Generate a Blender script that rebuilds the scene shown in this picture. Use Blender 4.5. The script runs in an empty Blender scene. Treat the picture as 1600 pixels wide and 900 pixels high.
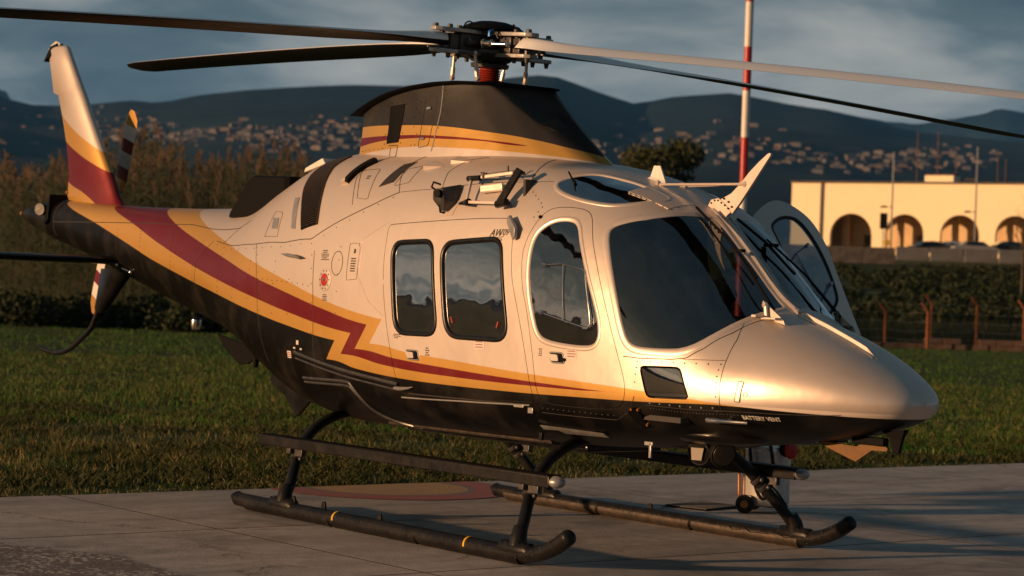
import bpy, bmesh, random
import numpy as np
from math import *
from mathutils import Vector, Matrix
from mathutils.geometry import delaunay_2d_cdt
from functools import lru_cache
SC = bpy.context.scene; COL = SC.collection
RND = random.Random(7)
# ------------------------------------------------------------------ camera
cam_d = bpy.data.cameras.new('camera'); CAM = bpy.data.objects.new('camera', cam_d); COL.objects.link(CAM)
CAM.matrix_world = Matrix.Translation((0, 0, 1.617)) @ Matrix.Rotation(radians(90), 4, 'X') @ Matrix.Rotation(.036, 4, 'Z')
cam_d.sensor_width = 36; cam_d.lens = 76.93; cam_d.clip_start = .1; cam_d.clip_end = 40000
cam_d.dof.use_dof = True; cam_d.dof.focus_distance = 13.6; cam_d.dof.aperture_fstop = 3.2; cam_d.dof.aperture_blades = 9
SC.camera = CAM
SC.view_settings.view_transform = 'Standard'; SC.view_settings.look = 'None'
SC.view_settings.exposure = 0.45; SC.view_settings.gamma = 1
SC.cycles.max_bounces = 8; SC.cycles.transparent_max_bounces = 16; SC.cycles.volume_bounces = 0
SC.cycles.use_denoising = True; SC.cycles.sample_clamp_indirect = 4
# ------------------------------------------------------------------ sun and sky (direction TO the sun)
SUN_AZ_VEC = Vector((-.935, -.355, 0)).normalized(); SUN_EL = radians(6.8)
sun_dir = Vector((SUN_AZ_VEC.x*cos(SUN_EL), SUN_AZ_VEC.y*cos(SUN_EL), sin(SUN_EL)))
sl = bpy.data.lights.new('sun', 'SUN'); sl.energy = 5.0; sl.angle = radians(.9); sl.color = (1, .555, .275)
so = bpy.data.objects.new('sun', sl); COL.objects.link(so)
so.rotation_euler = (-sun_dir).to_track_quat('-Z', 'Y').to_euler(); so.location = (-30, -12, 20)
W = bpy.data.worlds.new("World"); SC.world = W; W.use_nodes = True
class NT:
    """small node helper: sockets with arithmetic"""
    def __init__(s, nt): s.nt = nt; nt.nodes.clear()
    def n(s, kind, **kw):
        nd = s.nt.nodes.new(kind)
        for k, v in kw.items():
            if k.startswith('i_'):
                key = k[2:]; key = int(key) if key.isdigit() else key.replace('_', ' ')
                s.set(nd.inputs[key], v)
            else: setattr(nd, k, v)
        return nd
    def set(s, inp, v):
        if isinstance(v, X): s.nt.links.new(v.o, inp)
        elif isinstance(v, bpy.types.NodeSocket): s.nt.links.new(v, inp)
        else:
            if isinstance(v, tuple) and len(v) == 3 and inp.type == 'RGBA': v = (*v, 1)
            inp.default_value = v
    def x(s, o): return X(s, o)
    def math(s, op, a, b=0., c=None, clamp=False):
        nd = s.nt.nodes.new('ShaderNodeMath'); nd.operation = op; nd.use_clamp = clamp
        s.set(nd.inputs[0], a); s.set(nd.inputs[1], b)
        if c is not None: s.set(nd.inputs[2], c)
        return X(s, nd.outputs[0])
    def mix(s, f, a, b, blend='MIX'):
        nd = s.nt.nodes.new('ShaderNodeMix'); nd.data_type = 'RGBA'; nd.blend_type = blend
        s.set(nd.inputs[0], f); s.set(nd.inputs[6], a); s.set(nd.inputs[7], b); return X(s, nd.outputs[2])
    def ramp(s, f, stops, interp='LINEAR'):
        nd = s.nt.nodes.new('ShaderNodeValToRGB'); cr = nd.color_ramp; cr.interpolation = interp
        while len(cr.elements) < len(stops): cr.elements.new(.5)
        for e, (p, c) in zip(cr.elements, stops):
            e.position = p; e.color = (c, c, c, 1) if isinstance(c, (int, float)) else (*c, 1)
        s.set(nd.inputs[0], f); return X(s, nd.outputs[0])
    def step(s, a, soft=0.):
        if soft: return s.math('MULTIPLY_ADD', a, 1/soft, .5, clamp=True)
        return s.math('GREATER_THAN', a, 0.)
    def noise(s, vec, scale, detail=4, rough=.55, dist=0.):
        nd = s.n('ShaderNodeTexNoise'); s.set(nd.inputs['Vector'], vec); s.set(nd.inputs['Scale'], scale)
        nd.inputs['Detail'].default_value = detail; nd.inputs['Roughness'].default_value = rough; nd.inputs['Distortion'].default_value = dist
        return X(s, nd.outputs['Fac'])
    def xyz(s, vec):
        nd = s.n('ShaderNodeSeparateXYZ'); s.set(nd.inputs[0], vec); return [X(s, nd.outputs[i]) for i in range(3)]
    def vec(s, a, b, c):
        nd = s.n('ShaderNodeCombineXYZ'); s.set(nd.inputs[0], a); s.set(nd.inputs[1], b); s.set(nd.inputs[2], c); return X(s, nd.outputs[0])
    def curve(s, a, pts, x0, x1, z0, z1, smooth=True):
        """piecewise curve z(x)"""
        nd = s.nt.nodes.new('ShaderNodeFloatCurve'); cm = nd.mapping; cv = cm.curves[0]
        P = [((px-x0)/(x1-x0), (pz-z0)/(z1-z0)) for px, pz in pts]
        if P[0][0] > 0: P.insert(0, (0., P[0][1]))
        if P[-1][0] < 1: P.append((1., P[-1][1]))
        while len(cv.points) < len(P): cv.points.new(.5, .5)
        for q, (a_, b_) in zip(cv.points, P): q.location = (a_, b_); q.handle_type = 'AUTO_CLAMPED' if smooth else 'VECTOR'
        cm.update()
        s.set(nd.inputs['Factor'], 1.); s.set(nd.inputs['Value'], (a-x0)*(1/(x1-x0)))
        return X(s, nd.outputs[0])*(z1-z0)+z0
class X:
    def __init__(s, nt, o): s.nt = nt; s.o = o
    def __add__(s, b): return s.nt.math('ADD', s, b)
    __radd__ = __add__
    def __sub__(s, b): return s.nt.math('SUBTRACT', s, b)
    def __rsub__(s, b): return s.nt.math('SUBTRACT', b, s)
    def __mul__(s, b): return s.nt.math('MULTIPLY', s, b)
    __rmul__ = __mul__
    def __rtruediv__(s, b): return s.nt.math('DIVIDE', b, s)
    def __truediv__(s, b): return s.nt.math('DIVIDE', s, b)
    def mx(s, b): return s.nt.math('MAXIMUM', s, b)
    def mn(s, b): return s.nt.math('MINIMUM', s, b)
SKYOFF = (1.3, 14.2, 6.6)
def build_world():
    t = NT(W.node_tree)
    sky = t.n('ShaderNodeTexSky', sky_type='NISHITA', sun_disc=False, sun_elevation=SUN_EL, air_density=1.3, dust_density=2.0)
    # node rotation is measured clockwise from +Y
    sky.sun_rotation = atan2(SUN_AZ_VEC.x, SUN_AZ_VEC.y)
    d = t.x(t.n('ShaderNodeTexCoord').outputs['Generated']); dx, dy, dz = t.xyz(d)
    k = 1.0/(dz.mx(0.)+.11)
    p = t.vec(dx*k, dy*k, 0.)
    n1 = t.noise(p, .55, 7, .56, .35); n2 = t.noise(t.vec(dx*k+7.3, dy*k*.8+2.1, 0.), 1.7, 6, .6, .2)
    hz = t.vec(dx*3.4+SKYOFF[0], dy*3.4+SKYOFF[1], dz*9.+SKYOFF[2])
    n3 = t.noise(hz, 2.0, 7, .54, .35)
    lo = t.ramp(dz, [(0., 1.), (.13, .75), (.3, 0.)])
    m = n1*(.60-lo*.38)+n2*(.22-lo*.12)+(n3*1.02-.03)*lo+(1.0-lo)*.10+t.ramp(dz, [(0., .5), (.085, .56), (.115, .47), (.16, .42), (.3, .5)])*.9-.45
    cloud = t.ramp(m, [(.46, (.045, .080, .108)), (.56, (.085, .125, .152)), (.63, (.170, .203, .222)), (.70, (.28, .295, .298)), (.80, (.39, .385, .365))])
    # the storm cloud thickens and darkens overhead
    dk = t.ramp(dz, [(0., 1.15), (.06, 1.10), (.13, .95), (.35, .70), (1., .60)]); cloud = t.mix(1., cloud, dk, 'MULTIPLY')
    # warm glow of the low sun on the clouds around it
    sd = t.n('ShaderNodeVectorMath', operation='DOT_PRODUCT'); t.set(sd.inputs[0], d); sd.inputs[1].default_value = sun_dir
    glow = t.ramp(t.x(sd.outputs['Value']), [(0., 0.), (.45, .12), (.8, .5), (1., 1.)])
    cloud = t.mix(glow, cloud, t.mix(1., cloud, (2.3, 1.6, 1.0), 'MULTIPLY'))
    band = t.ramp(dz, [(0., 1.), (.05, .85), (.14, .35), (.30, 0.)])*t.ramp(t.x(sd.outputs['Value']), [(.25, 0.), (.72, .45), (.95, 1.)])*t.ramp(n3*.6+n2*.4, [(.40, .25), (.56, 1.)])
    cloud = t.mix(band, cloud, (.85, .60, .38))
    # band of clear sky low over the horizon
    b1 = t.n('ShaderNodeBackground'); t.set(b1.inputs[0], sky.outputs[0]); b1.inputs[1].default_value = .10
    b2 = t.n('ShaderNodeBackground'); t.set(b2.inputs[0], cloud); b2.inputs[1].default_value = .90
    cover = t.ramp(m, [(.33, .72), (.42, .93)])
    mx = t.n('ShaderNodeMixShader'); t.set(mx.inputs[0], cover); t.set(mx.inputs[1], b1.outputs[0]); t.set(mx.inputs[2], b2.outputs[0])
    o = t.n('ShaderNodeOutputWorld'); t.set(o.inputs[0], mx.outputs[0])
build_world()
# ------------------------------------------------------------------ materials
def mat(name, col=(.5, .5, .5), rough=.5, metal=0., fn=None, bump=None, spec=.5, coat=0., emit=None):
    m = bpy.data.materials.new(name); m.use_nodes = True; t = NT(m.node_tree)
    b = t.n('ShaderNodeBsdfPrincipled'); t.set(b.inputs['Base Color'], col); b.inputs['Roughness'].default_value = rough
    b.inputs['Metallic'].default_value = metal; b.inputs['Specular IOR Level'].default_value = spec
    b.inputs['Coat Weight'].default_value = coat; b.inputs['Coat Roughness'].default_value = .12
    o = t.n('ShaderNodeOutputMaterial'); t.set(o.inputs[0], b.outputs[0])
    if fn: fn(t, b)
    return m
def wear(scale, amt, colr=None, rough=None, bump=0., bscale=None):
    """grain and dirt for plain materials: object-space noise in colour, roughness and relief"""
    def f(t, b):
        oc = t.x(t.n('ShaderNodeTexCoord').outputs['Object']); n = t.noise(oc, scale, 6, .65)
        if colr: t.set(b.inputs['Base Color'], t.mix(t.ramp(n, [(.42, 0.), (.68, 1.)])*amt, b.inputs['Base Color'].default_value[:3], colr))
        r0 = b.inputs['Roughness'].default_value; t.set(b.inputs['Roughness'], n*.35+(r0-.17))
        if bump:
            bp = t.n('ShaderNodeBump'); bp.inputs['Strength'].default_value = bump; bp.inputs['Distance'].default_value = .01
            t.set(bp.inputs['Height'], t.noise(oc, bscale or scale*4, 4)); t.set(b.inputs['Normal'], bp.outputs[0])
    return f
CHAMP = (.66, .575, .51); GOLD = (.58, .325, .075); MAROON = (.165, .005, .010); BLACKP = (.0035, .0032, .0034)
def paint_fin(t, b, col, isblack=None):
    oc = t.x(t.n('ShaderNodeTexCoord').outputs['Object'])
    n = t.noise(oc, 3.1, 5, .6); fl = t.noise(oc, 900., 1)
    col = t.mix(t.ramp(n, [(.45, 0.), (.75, .10)]), col, (.20, .17, .14))
    t.set(b.inputs['Base Color'], col)
    t.set(b.inputs['Roughness'], n*.16+.33)
    b.inputs['Metallic'].default_value = .48
    b.inputs['Coat Weight'].default_value = .15; b.inputs['Coat Roughness'].default_value = .30
    if isblack is not None:
        t.set(b.inputs['Metallic'], (1.0-isblack)*.48); t.set(b.inputs['Coat Weight'], .15-isblack*.14); t.set(b.inputs['Specular IOR Level'], .5-isblack*.34); b.inputs['Coat Roughness'].default_value = .16
    bp = t.n('ShaderNodeBump'); bp.inputs['Strength'].default_value = .15; bp.inputs['Distance'].default_value = .05
    t.set(bp.inputs['Height'], t.noise(oc, 2.6, 3, .5)+fl*.006); t.set(b.inputs['Normal'], bp.outputs[0])
RC = [ # rear boundary curves z(x), lowest first
 [(-6.6,2.36),(-6.22,2.235),(-5.41,2.056),(-4.66,1.875),(-4.09,1.738),(-3.22,1.578),(-2.6,1.487),(-1.81,1.365),(-1.28,1.290),(-.59,1.212),(-.3,1.205),(.5,1.205)],
 [(-5.6,2.32),(-5.255,2.205),(-4.58,2.040),(-3.96,1.872),(-3.21,1.705),(-2.61,1.600),(-1.82,1.472),(-1.28,1.385),(-.39,1.270),(-.1,1.26),(.5,1.26)],
 [(-4.8,2.40),(-4.45,2.25),(-3.87,2.069),(-3.21,1.903),(-2.40,1.735),(-1.85,1.622),(-1.40,1.540),(-.81,1.430),(-.195,1.335),(.1,1.32),(.5,1.32)],
 [(-4.3,2.42),(-3.8,2.22),(-3.23,2.030),(-2.33,1.825),(-1.89,1.731),(-1.31,1.605),(-.82,1.496),(-.46,1.432),(-.001,1.376),(.3,1.36),(.5,1.36)]]
FC = [
 [(-.71,1.077),(-.285,1.028),(.186,.996),(.77,.981),(1.445,.978),(2.06,.984),(2.59,.990),(3.15,1.006),(3.44,1.010),(4.1,1.006)],
 [(-.51,1.122),(.038,1.072),(.343,1.052),(.776,1.037),(1.45,1.026),(2.06,1.025),(2.33,1.030),(4.1,1.03)],
 [(-.33,1.165),(.192,1.121),(.776,1.088),(1.451,1.058),(2.063,1.038),(2.33,1.029),(2.6,1.015),(4.1,1.0)],
 [(-.147,1.208),(.341,1.166),(.774,1.143),(1.45,1.105),(2.063,1.079),(2.392,1.064),(2.784,1.040),(3.05,1.020),(3.2,1.008),(3.6,.99),(4.1,.98)]]
ARM = [(-.709,1.077),(-.512,1.122),(-.330,1.165),(-.147,1.208)]
def stripes(t, b):
    oc = t.x(t.n('ShaderNodeTexCoord').outputs['Object']); x, y, z = t.xyz(oc)
    ab = []
    for i in range(4):
        a = z-t.curve(x, RC[i], -7, .8, .9, 2.5); c = z-t.curve(x, FC[i], -1.2, 4.2, .9, 1.4)
        bb = x-(ARM[i][0]-ARM[i][1]*.83)-z*.83
        ab.append(t.step(a.mx(bb.mn(c)), .0035))
    col = t.mix(ab[0], BLACKP, GOLD); col = t.mix(ab[1], col, MAROON); col = t.mix(ab[2], col, GOLD); col = t.mix(ab[3], col, CHAMP)
    paint_fin(t, b, col, 1.0-ab[0])
M = {}
M['paint'] = mat('striped_paint', rough=.3, fn=stripes)
M['champ'] = mat('champagne_paint', CHAMP, .3, .5, fn=lambda t, b: paint_fin(t, b, CHAMP))
def fin_paint(t, b):
    oc = t.x(t.n('ShaderNodeTexCoord').outputs['Object']); x, y, z = t.xyz(oc)
    ab = [t.step(z-t.curve(x, c, -7.2, -5.2, 1.8, 3.4), .004) for c in (
        [(-6.9,2.46),(-6.54,2.28),(-6.22,2.20),(-5.41,2.03)], [(-6.8,2.60),(-6.49,2.45),(-6.06,2.34),(-5.73,2.22),(-5.3,2.05)],
        [(-6.9,2.96),(-6.61,2.84),(-6.16,2.69),(-5.63,2.52),(-5.3,2.40)], [(-6.95,3.18),(-6.72,3.09),(-6.31,2.92),(-5.86,2.74),(-5.3,2.5)])]
    col = t.mix(ab[0], BLACKP, GOLD); col = t.mix(ab[1], col, MAROON); col = t.mix(ab[2], col, GOLD); col = t.mix(ab[3], col, CHAMP)
    paint_fin(t, b, col, 1.0-ab[0])
M['fin'] = mat('fin_paint', fn=fin_paint)
def fairing_paint(t, b):
    oc = t.x(t.n('ShaderNodeTexCoord').outputs['Object']); x, y, z = t.xyz(oc)
    ab = [t.step(z-t.curve(x, c, -1.8, 1.8, 2.2, 3.), .003) for c in (
        [(-1.6,2.50),(-1.09,2.535),(-.78,2.555),(-.30,2.568),(.08,2.552),(.73,2.508),(1.21,2.455),(1.66,2.38)],
        [(-1.6,2.565),(-1.08,2.60),(-.71,2.625),(-.3,2.628),(-.01,2.615),(.4,2.59),(.79,2.552)],
        [(-1.6,2.66),(-1.05,2.66),(-.40,2.653),(-.01,2.635),(.4,2.60),(.77,2.556),(.9,2.53)],
        [(-1.6,2.735),(-1.06,2.738),(-.5,2.725),(-.04,2.703),(.40,2.655),(.76,2.603),(1.17,2.515),(1.69,2.39)])]
    col = t.mix(ab[0], CHAMP, GOLD); col = t.mix(ab[1], col, MAROON); col = t.mix(ab[2], col, GOLD); col = t.mix(ab[3], col, (.021, .021, .023))
    paint_fin(t, b, col, ab[3]); t.set(b.inputs['Roughness'], ab[3]*.12+.33)
M['fairing'] = mat('fairing_paint', fn=fairing_paint)
M['black'] = mat('black_gloss_paint', BLACKP, .30, 0., fn=wear(6, .4, (.014, .012, .011), bump=.05), spec=.35, coat=.1)
M['gear'] = mat('black_gear_paint', (.0075, .0075, .0085), .40, 0., fn=wear(9, .6, (.020, .018, .016), bump=.15), spec=.22)
M['gear_worn'] = mat('worn_steel_shoe', (.09, .07, .055), .5, .6, fn=wear(14, .9, (.025, .022, .02), bump=.3))
M['rubber'] = mat('black_rubber', (.005, .005, .0055), .35, fn=wear(20, .3, (.012, .012, .012)), spec=.3)
M['matt'] = mat('matt_black', (.0035, .0035, .004), .6, fn=wear(12, .4, (.008, .008, .008)), spec=.09)
M['grille'] = mat('dark_mesh', (.075, .058, .045), .35, .6, fn=wear(30, .5, (.11, .085, .06)))
M['amber_shaded'] = mat('shaded_amber_plate', (.15, .070, .014), .5, .2, fn=wear(14, .6, (.08, .04, .012), bump=.1))  # amber alloy darkened: the shade on the lower cutter is put into its colour
M['cylm'] = mat('polished_cylinder_steel', (.74, .72, .68), .26, .55, fn=wear(6, .4, (.50, .47, .43)))
M['railm'] = mat('dull_rail_metal', (.12, .12, .12), .30, .7, fn=wear(16, .5, (.20, .19, .18)))
M['steel'] = mat('bright_steel', (.68, .66, .63), .22, 1., fn=wear(7, .4, (.45, .43, .40)))
M['grey'] = mat('grey_alloy', (.38, .38, .38), .38, .5, fn=wear(11, .6, (.14, .13, .12), bump=.1))
M['darkalloy'] = mat('dark_alloy', (.06, .06, .062), .42, .4, fn=wear(16, .6, (.12, .11, .10), bump=.15))
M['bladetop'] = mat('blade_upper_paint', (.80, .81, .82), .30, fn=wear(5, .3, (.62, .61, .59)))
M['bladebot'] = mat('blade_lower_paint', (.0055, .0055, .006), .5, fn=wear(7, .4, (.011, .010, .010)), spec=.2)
M['red'] = mat('red_rubber', (.33, .035, .020), .5, fn=wear(18, .5, (.18, .02, .015)))
M['redp'] = mat('red_paint', (.42, .02, .02), .4, fn=wear(18, .4, (.25, .02, .02)))
M['white'] = mat('white_paint', (.72, .70, .66), .45, fn=wear(9, .4, (.5, .47, .43)))
M['goldp'] = mat('gold_paint', GOLD, .35, .4, fn=wear(9, .5, (.40, .18, .04)))
M['mar'] = mat('maroon_paint', MAROON, .35, .2, fn=wear(9, .4, (.10, .01, .012)))
M['yellow'] = mat('yellow_tape', (.70, .42, .02), .5, fn=wear(30, .5, (.4, .25, .03)))
M['lining'] = mat('cabin_lining', (.045, .043, .042), .85, fn=wear(8, .4, (.07, .065, .06)))
M['seat'] = mat('grey_seat_leather', (.10, .095, .09), .5, fn=wear(12, .5, (.16, .15, .14), bump=.2))
M['ink'] = mat('black_print', (.015, .014, .014), .6, fn=wear(40, .3, (.04, .04, .04)))
M['inkw'] = mat('white_print', (.62, .60, .56), .6, fn=wear(40, .3, (.5, .48, .44)))
M['inkr'] = mat('red_print', (.36, .03, .03), .6, fn=wear(40, .3, (.35, .03, .03)))
M['blue'] = mat('blue_anodised', (.02, .10, .28), .35, .6, fn=wear(20, .3, (.02, .05, .15)))
M['orange'] = mat('amber_alloy', (.36, .15, .03), .45, .3, fn=wear(20, .5, (.25, .10, .03)))
M['seam'] = mat('seam_sealant', (.035, .030, .027), .8, fn=wear(30, .4, (.07, .06, .05)))
M['lens'] = mat('lamp_lens', (.75, .68, .55), .12, .7, fn=wear(10, .2, (.5, .45, .4)))
def glass(name, tint, wob=.35, refl=1., rough=.015, base=.02):
    m = bpy.data.materials.new(name); m.use_nodes = True; t = NT(m.node_tree)
    oc = t.x(t.n('ShaderNodeTexCoord').outputs['Object'])
    bp = t.n('ShaderNodeBump'); bp.inputs['Strength'].default_value = wob; bp.inputs['Distance'].default_value = .03
    t.set(bp.inputs['Height'], t.noise(oc, 2.2, 2, .5)+t.noise(oc, 60., 3, .6)*.004)
    fr = t.n('ShaderNodeFresnel'); fr.inputs[0].default_value = 1.52; t.set(fr.inputs['Normal'], bp.outputs[0])
    f = t.math('MULTIPLY_ADD', t.x(fr.outputs[0]), 1.5*refl, base, clamp=True)
    tr = t.n('ShaderNodeBsdfTransparent'); tr.inputs[0].default_value = (*tint, 1)
    gl = t.n('ShaderNodeBsdfGlossy'); gl.inputs['Roughness'].default_value = rough; gl.inputs[0].default_value = (.95, .97, 1, 1); t.set(gl.inputs['Normal'], bp.outputs[0])
    df = t.n('ShaderNodeBsdfDiffuse'); df.inputs[0].default_value = (.12, .13, .14, 1)
    dust = t.ramp(t.noise(oc, 5., 6, .7), [(.45, .0), (.8, .07)])
    m1 = t.n('ShaderNodeMixShader'); t.set(m1.inputs[0], f); t.set(m1.inputs[1], tr.outputs[0]); t.set(m1.inputs[2], gl.outputs[0])
    m2 = t.n('ShaderNodeMixShader'); t.set(m2.inputs[0], dust); t.set(m2.inputs[1], m1.outputs[0]); t.set(m2.inputs[2], df.outputs[0])
    o = t.n('ShaderNodeOutputMaterial'); t.set(o.inputs[0], m2.outputs[0]); return m
M['glass_dark'] = glass('tinted_cabin_glass', (.07, .075, .08), .30, 2.2, base=.20)
M['glass_front'] = glass('windshield_glass', (.12, .15, .17), .35, 1.1, base=.09)
M['glass_roof'] = glass('roof_window_glass', (.20, .24, .27), .8, 1.6, base=.30)
M['glass_pilot'] = glass('pilot_door_glass', (.17, .19, .21), .9, 1.5, base=.16)
M['glass_door'] = glass('door_glass', (.40, .45, .47), .9, 1.4, base=.20)
# ------------------------------------------------------------------ mesh helpers
def fin(name, me, m, parent=None, label=None, cat=None, group=None, kind=None):
    o = bpy.data.objects.new(name, me); COL.objects.link(o)
    if m is not None and not me.materials: me.materials.append(m)
    if parent: o.parent = parent
    if label: o['label'] = label
    if cat: o['category'] = cat
    if group: o['group'] = group
    if kind: o['kind'] = kind
    return o
def empty(name, loc=(0, 0, 0), rz=0, label=None, cat=None, group=None, kind=None, parent=None):
    o = bpy.data.objects.new(name, None); COL.objects.link(o); o.location = loc; o.rotation_euler = (0, 0, rz); o.empty_display_size = .3
    for k, v in (('label', label), ('category', cat), ('group', group), ('kind', kind)):
        if v: o[k] = v
    if parent: o.parent = parent
    return o
class MB:
    def __init__(s): s.v = []; s.f = []; s.mi = []; s.m = 0
    def add(s, v, f):
        b = len(s.v); s.v += [tuple(map(float, p)) for p in v]; s.f += [tuple(i+b for i in q) for q in f]; s.mi += [s.m]*len(f); return s
    def box(s, c, d, R=None):
        R = R or Matrix.Identity(3); c = Vector(c); vs = []
        for i in (-1, 1):
            for j in (-1, 1):
                for k in (-1, 1): vs.append(c+R @ Vector((i*d[0]/2, j*d[1]/2, k*d[2]/2)))
        return s.add(vs, [(0, 1, 3, 2), (4, 6, 7, 5), (0, 4, 5, 1), (2, 3, 7, 6), (0, 2, 6, 4), (1, 5, 7, 3)])
    def tube(s, path, r, n=10, cap=True, flat=None):
        """swept round (or flat=(ratio) oval) tube"""
        path = [Vector(p) for p in path]; L = len(path); rs = r if isinstance(r, (list, tuple)) else [r]*L
        up = None; vs = []; fs = []
        for i, p in enumerate(path):
            t = (path[min(i+1, L-1)]-path[max(i-1, 0)]).normalized()
            if up is None: up = Vector((0, 0, 1)) if abs(t.z) < .9 else Vector((1, 0, 0))
            up = (up-t*up.dot(t)).normalized(); sd = t.cross(up)
            for k in range(n):
                a = 2*pi*k/n; vs.append(p+(sd*cos(a)+up*sin(a)*(flat or 1))*rs[i])
        for i in range(L-1):
            for k in range(n): fs.append((i*n+k, i*n+(k+1) % n, (i+1)*n+(k+1) % n, (i+1)*n+k))
        if cap: fs += [tuple(range(n))[::-1], tuple((L-1)*n+k for k in range(n))]
        return s.add(vs, fs)
    def cyl(s, a, b, r, n=12, r2=None): return s.tube([a, b], [r, r if r2 is None else r2], n)
    def lathe(s, prof, o=(0, 0, 0), ax=(0, 0, 1), n=20):
        ax = Vector(ax).normalized(); u = ax.orthogonal().normalized(); w = ax.cross(u); o = Vector(o); vs = []; fs = []
        for r, h in prof:
            for k in range(n):
                a = 2*pi*k/n; vs.append(o+ax*h+(u*cos(a)+w*sin(a))*r)
        for i in range(len(prof)-1):
            for k in range(n): fs.append((i*n+k, i*n+(k+1) % n, (i+1)*n+(k+1) % n, (i+1)*n+k))
        fs += [tuple(range(n))[::-1], tuple((len(prof)-1)*n+k for k in range(n))]
        return s.add(vs, fs)
    def prism(s, poly, vec):
        n = len(poly); vec = Vector(vec); a = [Vector(p) for p in poly]
        return s.add(a+[p+vec for p in a], [tuple(range(n))[::-1], tuple(range(n, 2*n))]+[(i, (i+1) % n, n+(i+1) % n, n+i) for i in range(n)])
    def loft(s, rings, cap=True, closed=True):
        n = len(rings[0]); vs = [p for r in rings for p in r]; fs = []
        for i in range(len(rings)-1):
            for k in range(n if closed else n-1): fs.append((i*n+k, i*n+(k+1) % n, (i+1)*n+(k+1) % n, (i+1)*n+k))
        if cap: fs += [tuple(range(n))[::-1], tuple((len(rings)-1)*n+k for k in range(n))]
        return s.add(vs, fs)
    def sphere(s, c, r, n=12, sc=(1, 1, 1)):
        c = Vector(c); rings = []
        for i in range(n//2+1):
            ph = -pi/2+pi*i/(n//2); rr = max(cos(ph), .001)
            rings.append([c+Vector((cos(2*pi*k/n)*rr*r*sc[0], sin(2*pi*k/n)*rr*r*sc[1], sin(ph)*r*sc[2])) for k in range(n)])
        return s.loft(rings)
    def mesh(s, name, ang=35, bev=0):
        me = bpy.data.meshes.new(name); me.from_pydata(s.v, [], s.f); me.update()
        bm = bmesh.new(); bm.from_mesh(me)
        for f, i in zip(bm.faces, s.mi): f.material_index = i
        bmesh.ops.recalc_face_normals(bm, faces=bm.faces)
        if bev: bmesh.ops.bevel(bm, geom=bm.edges[:], offset=bev, segments=2, affect='EDGES', profile=.5)
        bm.to_mesh(me); bm.free()
        if bev: ang = min(ang, 20)
        if ang:
            me.polygons.foreach_set('use_smooth', [True]*len(me.polygons)); me.set_sharp_from_angle(angle=radians(ang))
        return me
    def obj(s, name, m, parent=None, ang=35, bev=0, **kw):
        me = s.mesh(name, ang, bev)
        for q in (m if isinstance(m, list) else [m]): me.materials.append(q)
        return fin(name, me, None, parent, **kw)
def raw(name, v, f, m, parent=None, smooth=False, kind=None, **kw):
    me = bpy.data.meshes.new(name); me.from_pydata([tuple(map(float, p)) for p in v], [], f)
    if smooth: me.polygons.foreach_set('use_smooth', [True]*len(me.polygons))
    me.materials.append(m); return fin(name, me, None, parent, kind=kind, **kw)
def npmesh(name, V, Q, nper, m):
    """fast mesh from numpy: V (n,3), Q (f,nper)"""
    me = bpy.data.meshes.new(name); me.vertices.add(len(V)); me.vertices.foreach_set('co', V.astype(np.float32).ravel())
    me.loops.add(Q.size); me.loops.foreach_set('vertex_index', Q.astype(np.int32).ravel())
    me.polygons.add(len(Q)); me.polygons.foreach_set('loop_start', np.arange(0, Q.size, nper, dtype=np.int32))
    me.update(calc_edges=True); me.validate()
    for q in (m if isinstance(m, list) else [m]): me.materials.append(q)
    return me
def catmull(pts, n=6, closed=False):
    P = [np.array(p, float) for p in pts]; L = len(P); out = []
    for i in range(L if closed else L-1):
        a, b, c, d = (P[(i-1) % L], P[i], P[(i+1) % L], P[(i+2) % L]) if closed else (P[max(i-1, 0)], P[i], P[i+1], P[min(i+2, L-1)])
        for k in range(n):
            t = k/n; out.append(.5*((2*b)+(c-a)*t+(2*a-5*b+4*c-d)*t*t+(3*b-a-3*c+d)*t**3))
    if not closed: out.append(P[-1])
    return out
def resample(pts, d, closed=True):
    P = [np.array(p, float) for p in pts]
    if closed: P = P+[P[0]]
    L = [0.]
    for a, b in zip(P, P[1:]): L.append(L[-1]+float(np.linalg.norm(b-a)))
    n = max(int(round(L[-1]/d)), 3); A = np.array(P)
    s = np.linspace(0, L[-1], n+1); R = np.stack([np.interp(s, L, A[:, k]) for k in range(A.shape[1])], 1)
    return list(R[:-1]) if closed else list(R)
def chaikin(pts, it=2):
    P = [np.array(p, float) for p in pts]
    for _ in range(it): P = [q for a, b in zip(P, P[1:]+P[:1]) for q in (a*.75+b*.25, a*.25+b*.75)]
    return P
def rpoly(c, r, n=5):
    """polygon with rounded corners; r one radius or a list"""
    c = [np.array(p, float) for p in c]; L = len(c); out = []
    rs = r if isinstance(r, (list, tuple)) else [r]*L
    for i in range(L):
        p, a, b = c[i], c[i-1], c[(i+1) % L]; u = (a-p)/np.linalg.norm(a-p); w = (b-p)/np.linalg.norm(b-p)
        rr = rs[i]
        for k in range(n+1):
            t = k/n; out.append((p+u*rr)*(1-t)**2+2*p*t*(1-t)+(p+w*rr)*t*t)
    return out
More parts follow.
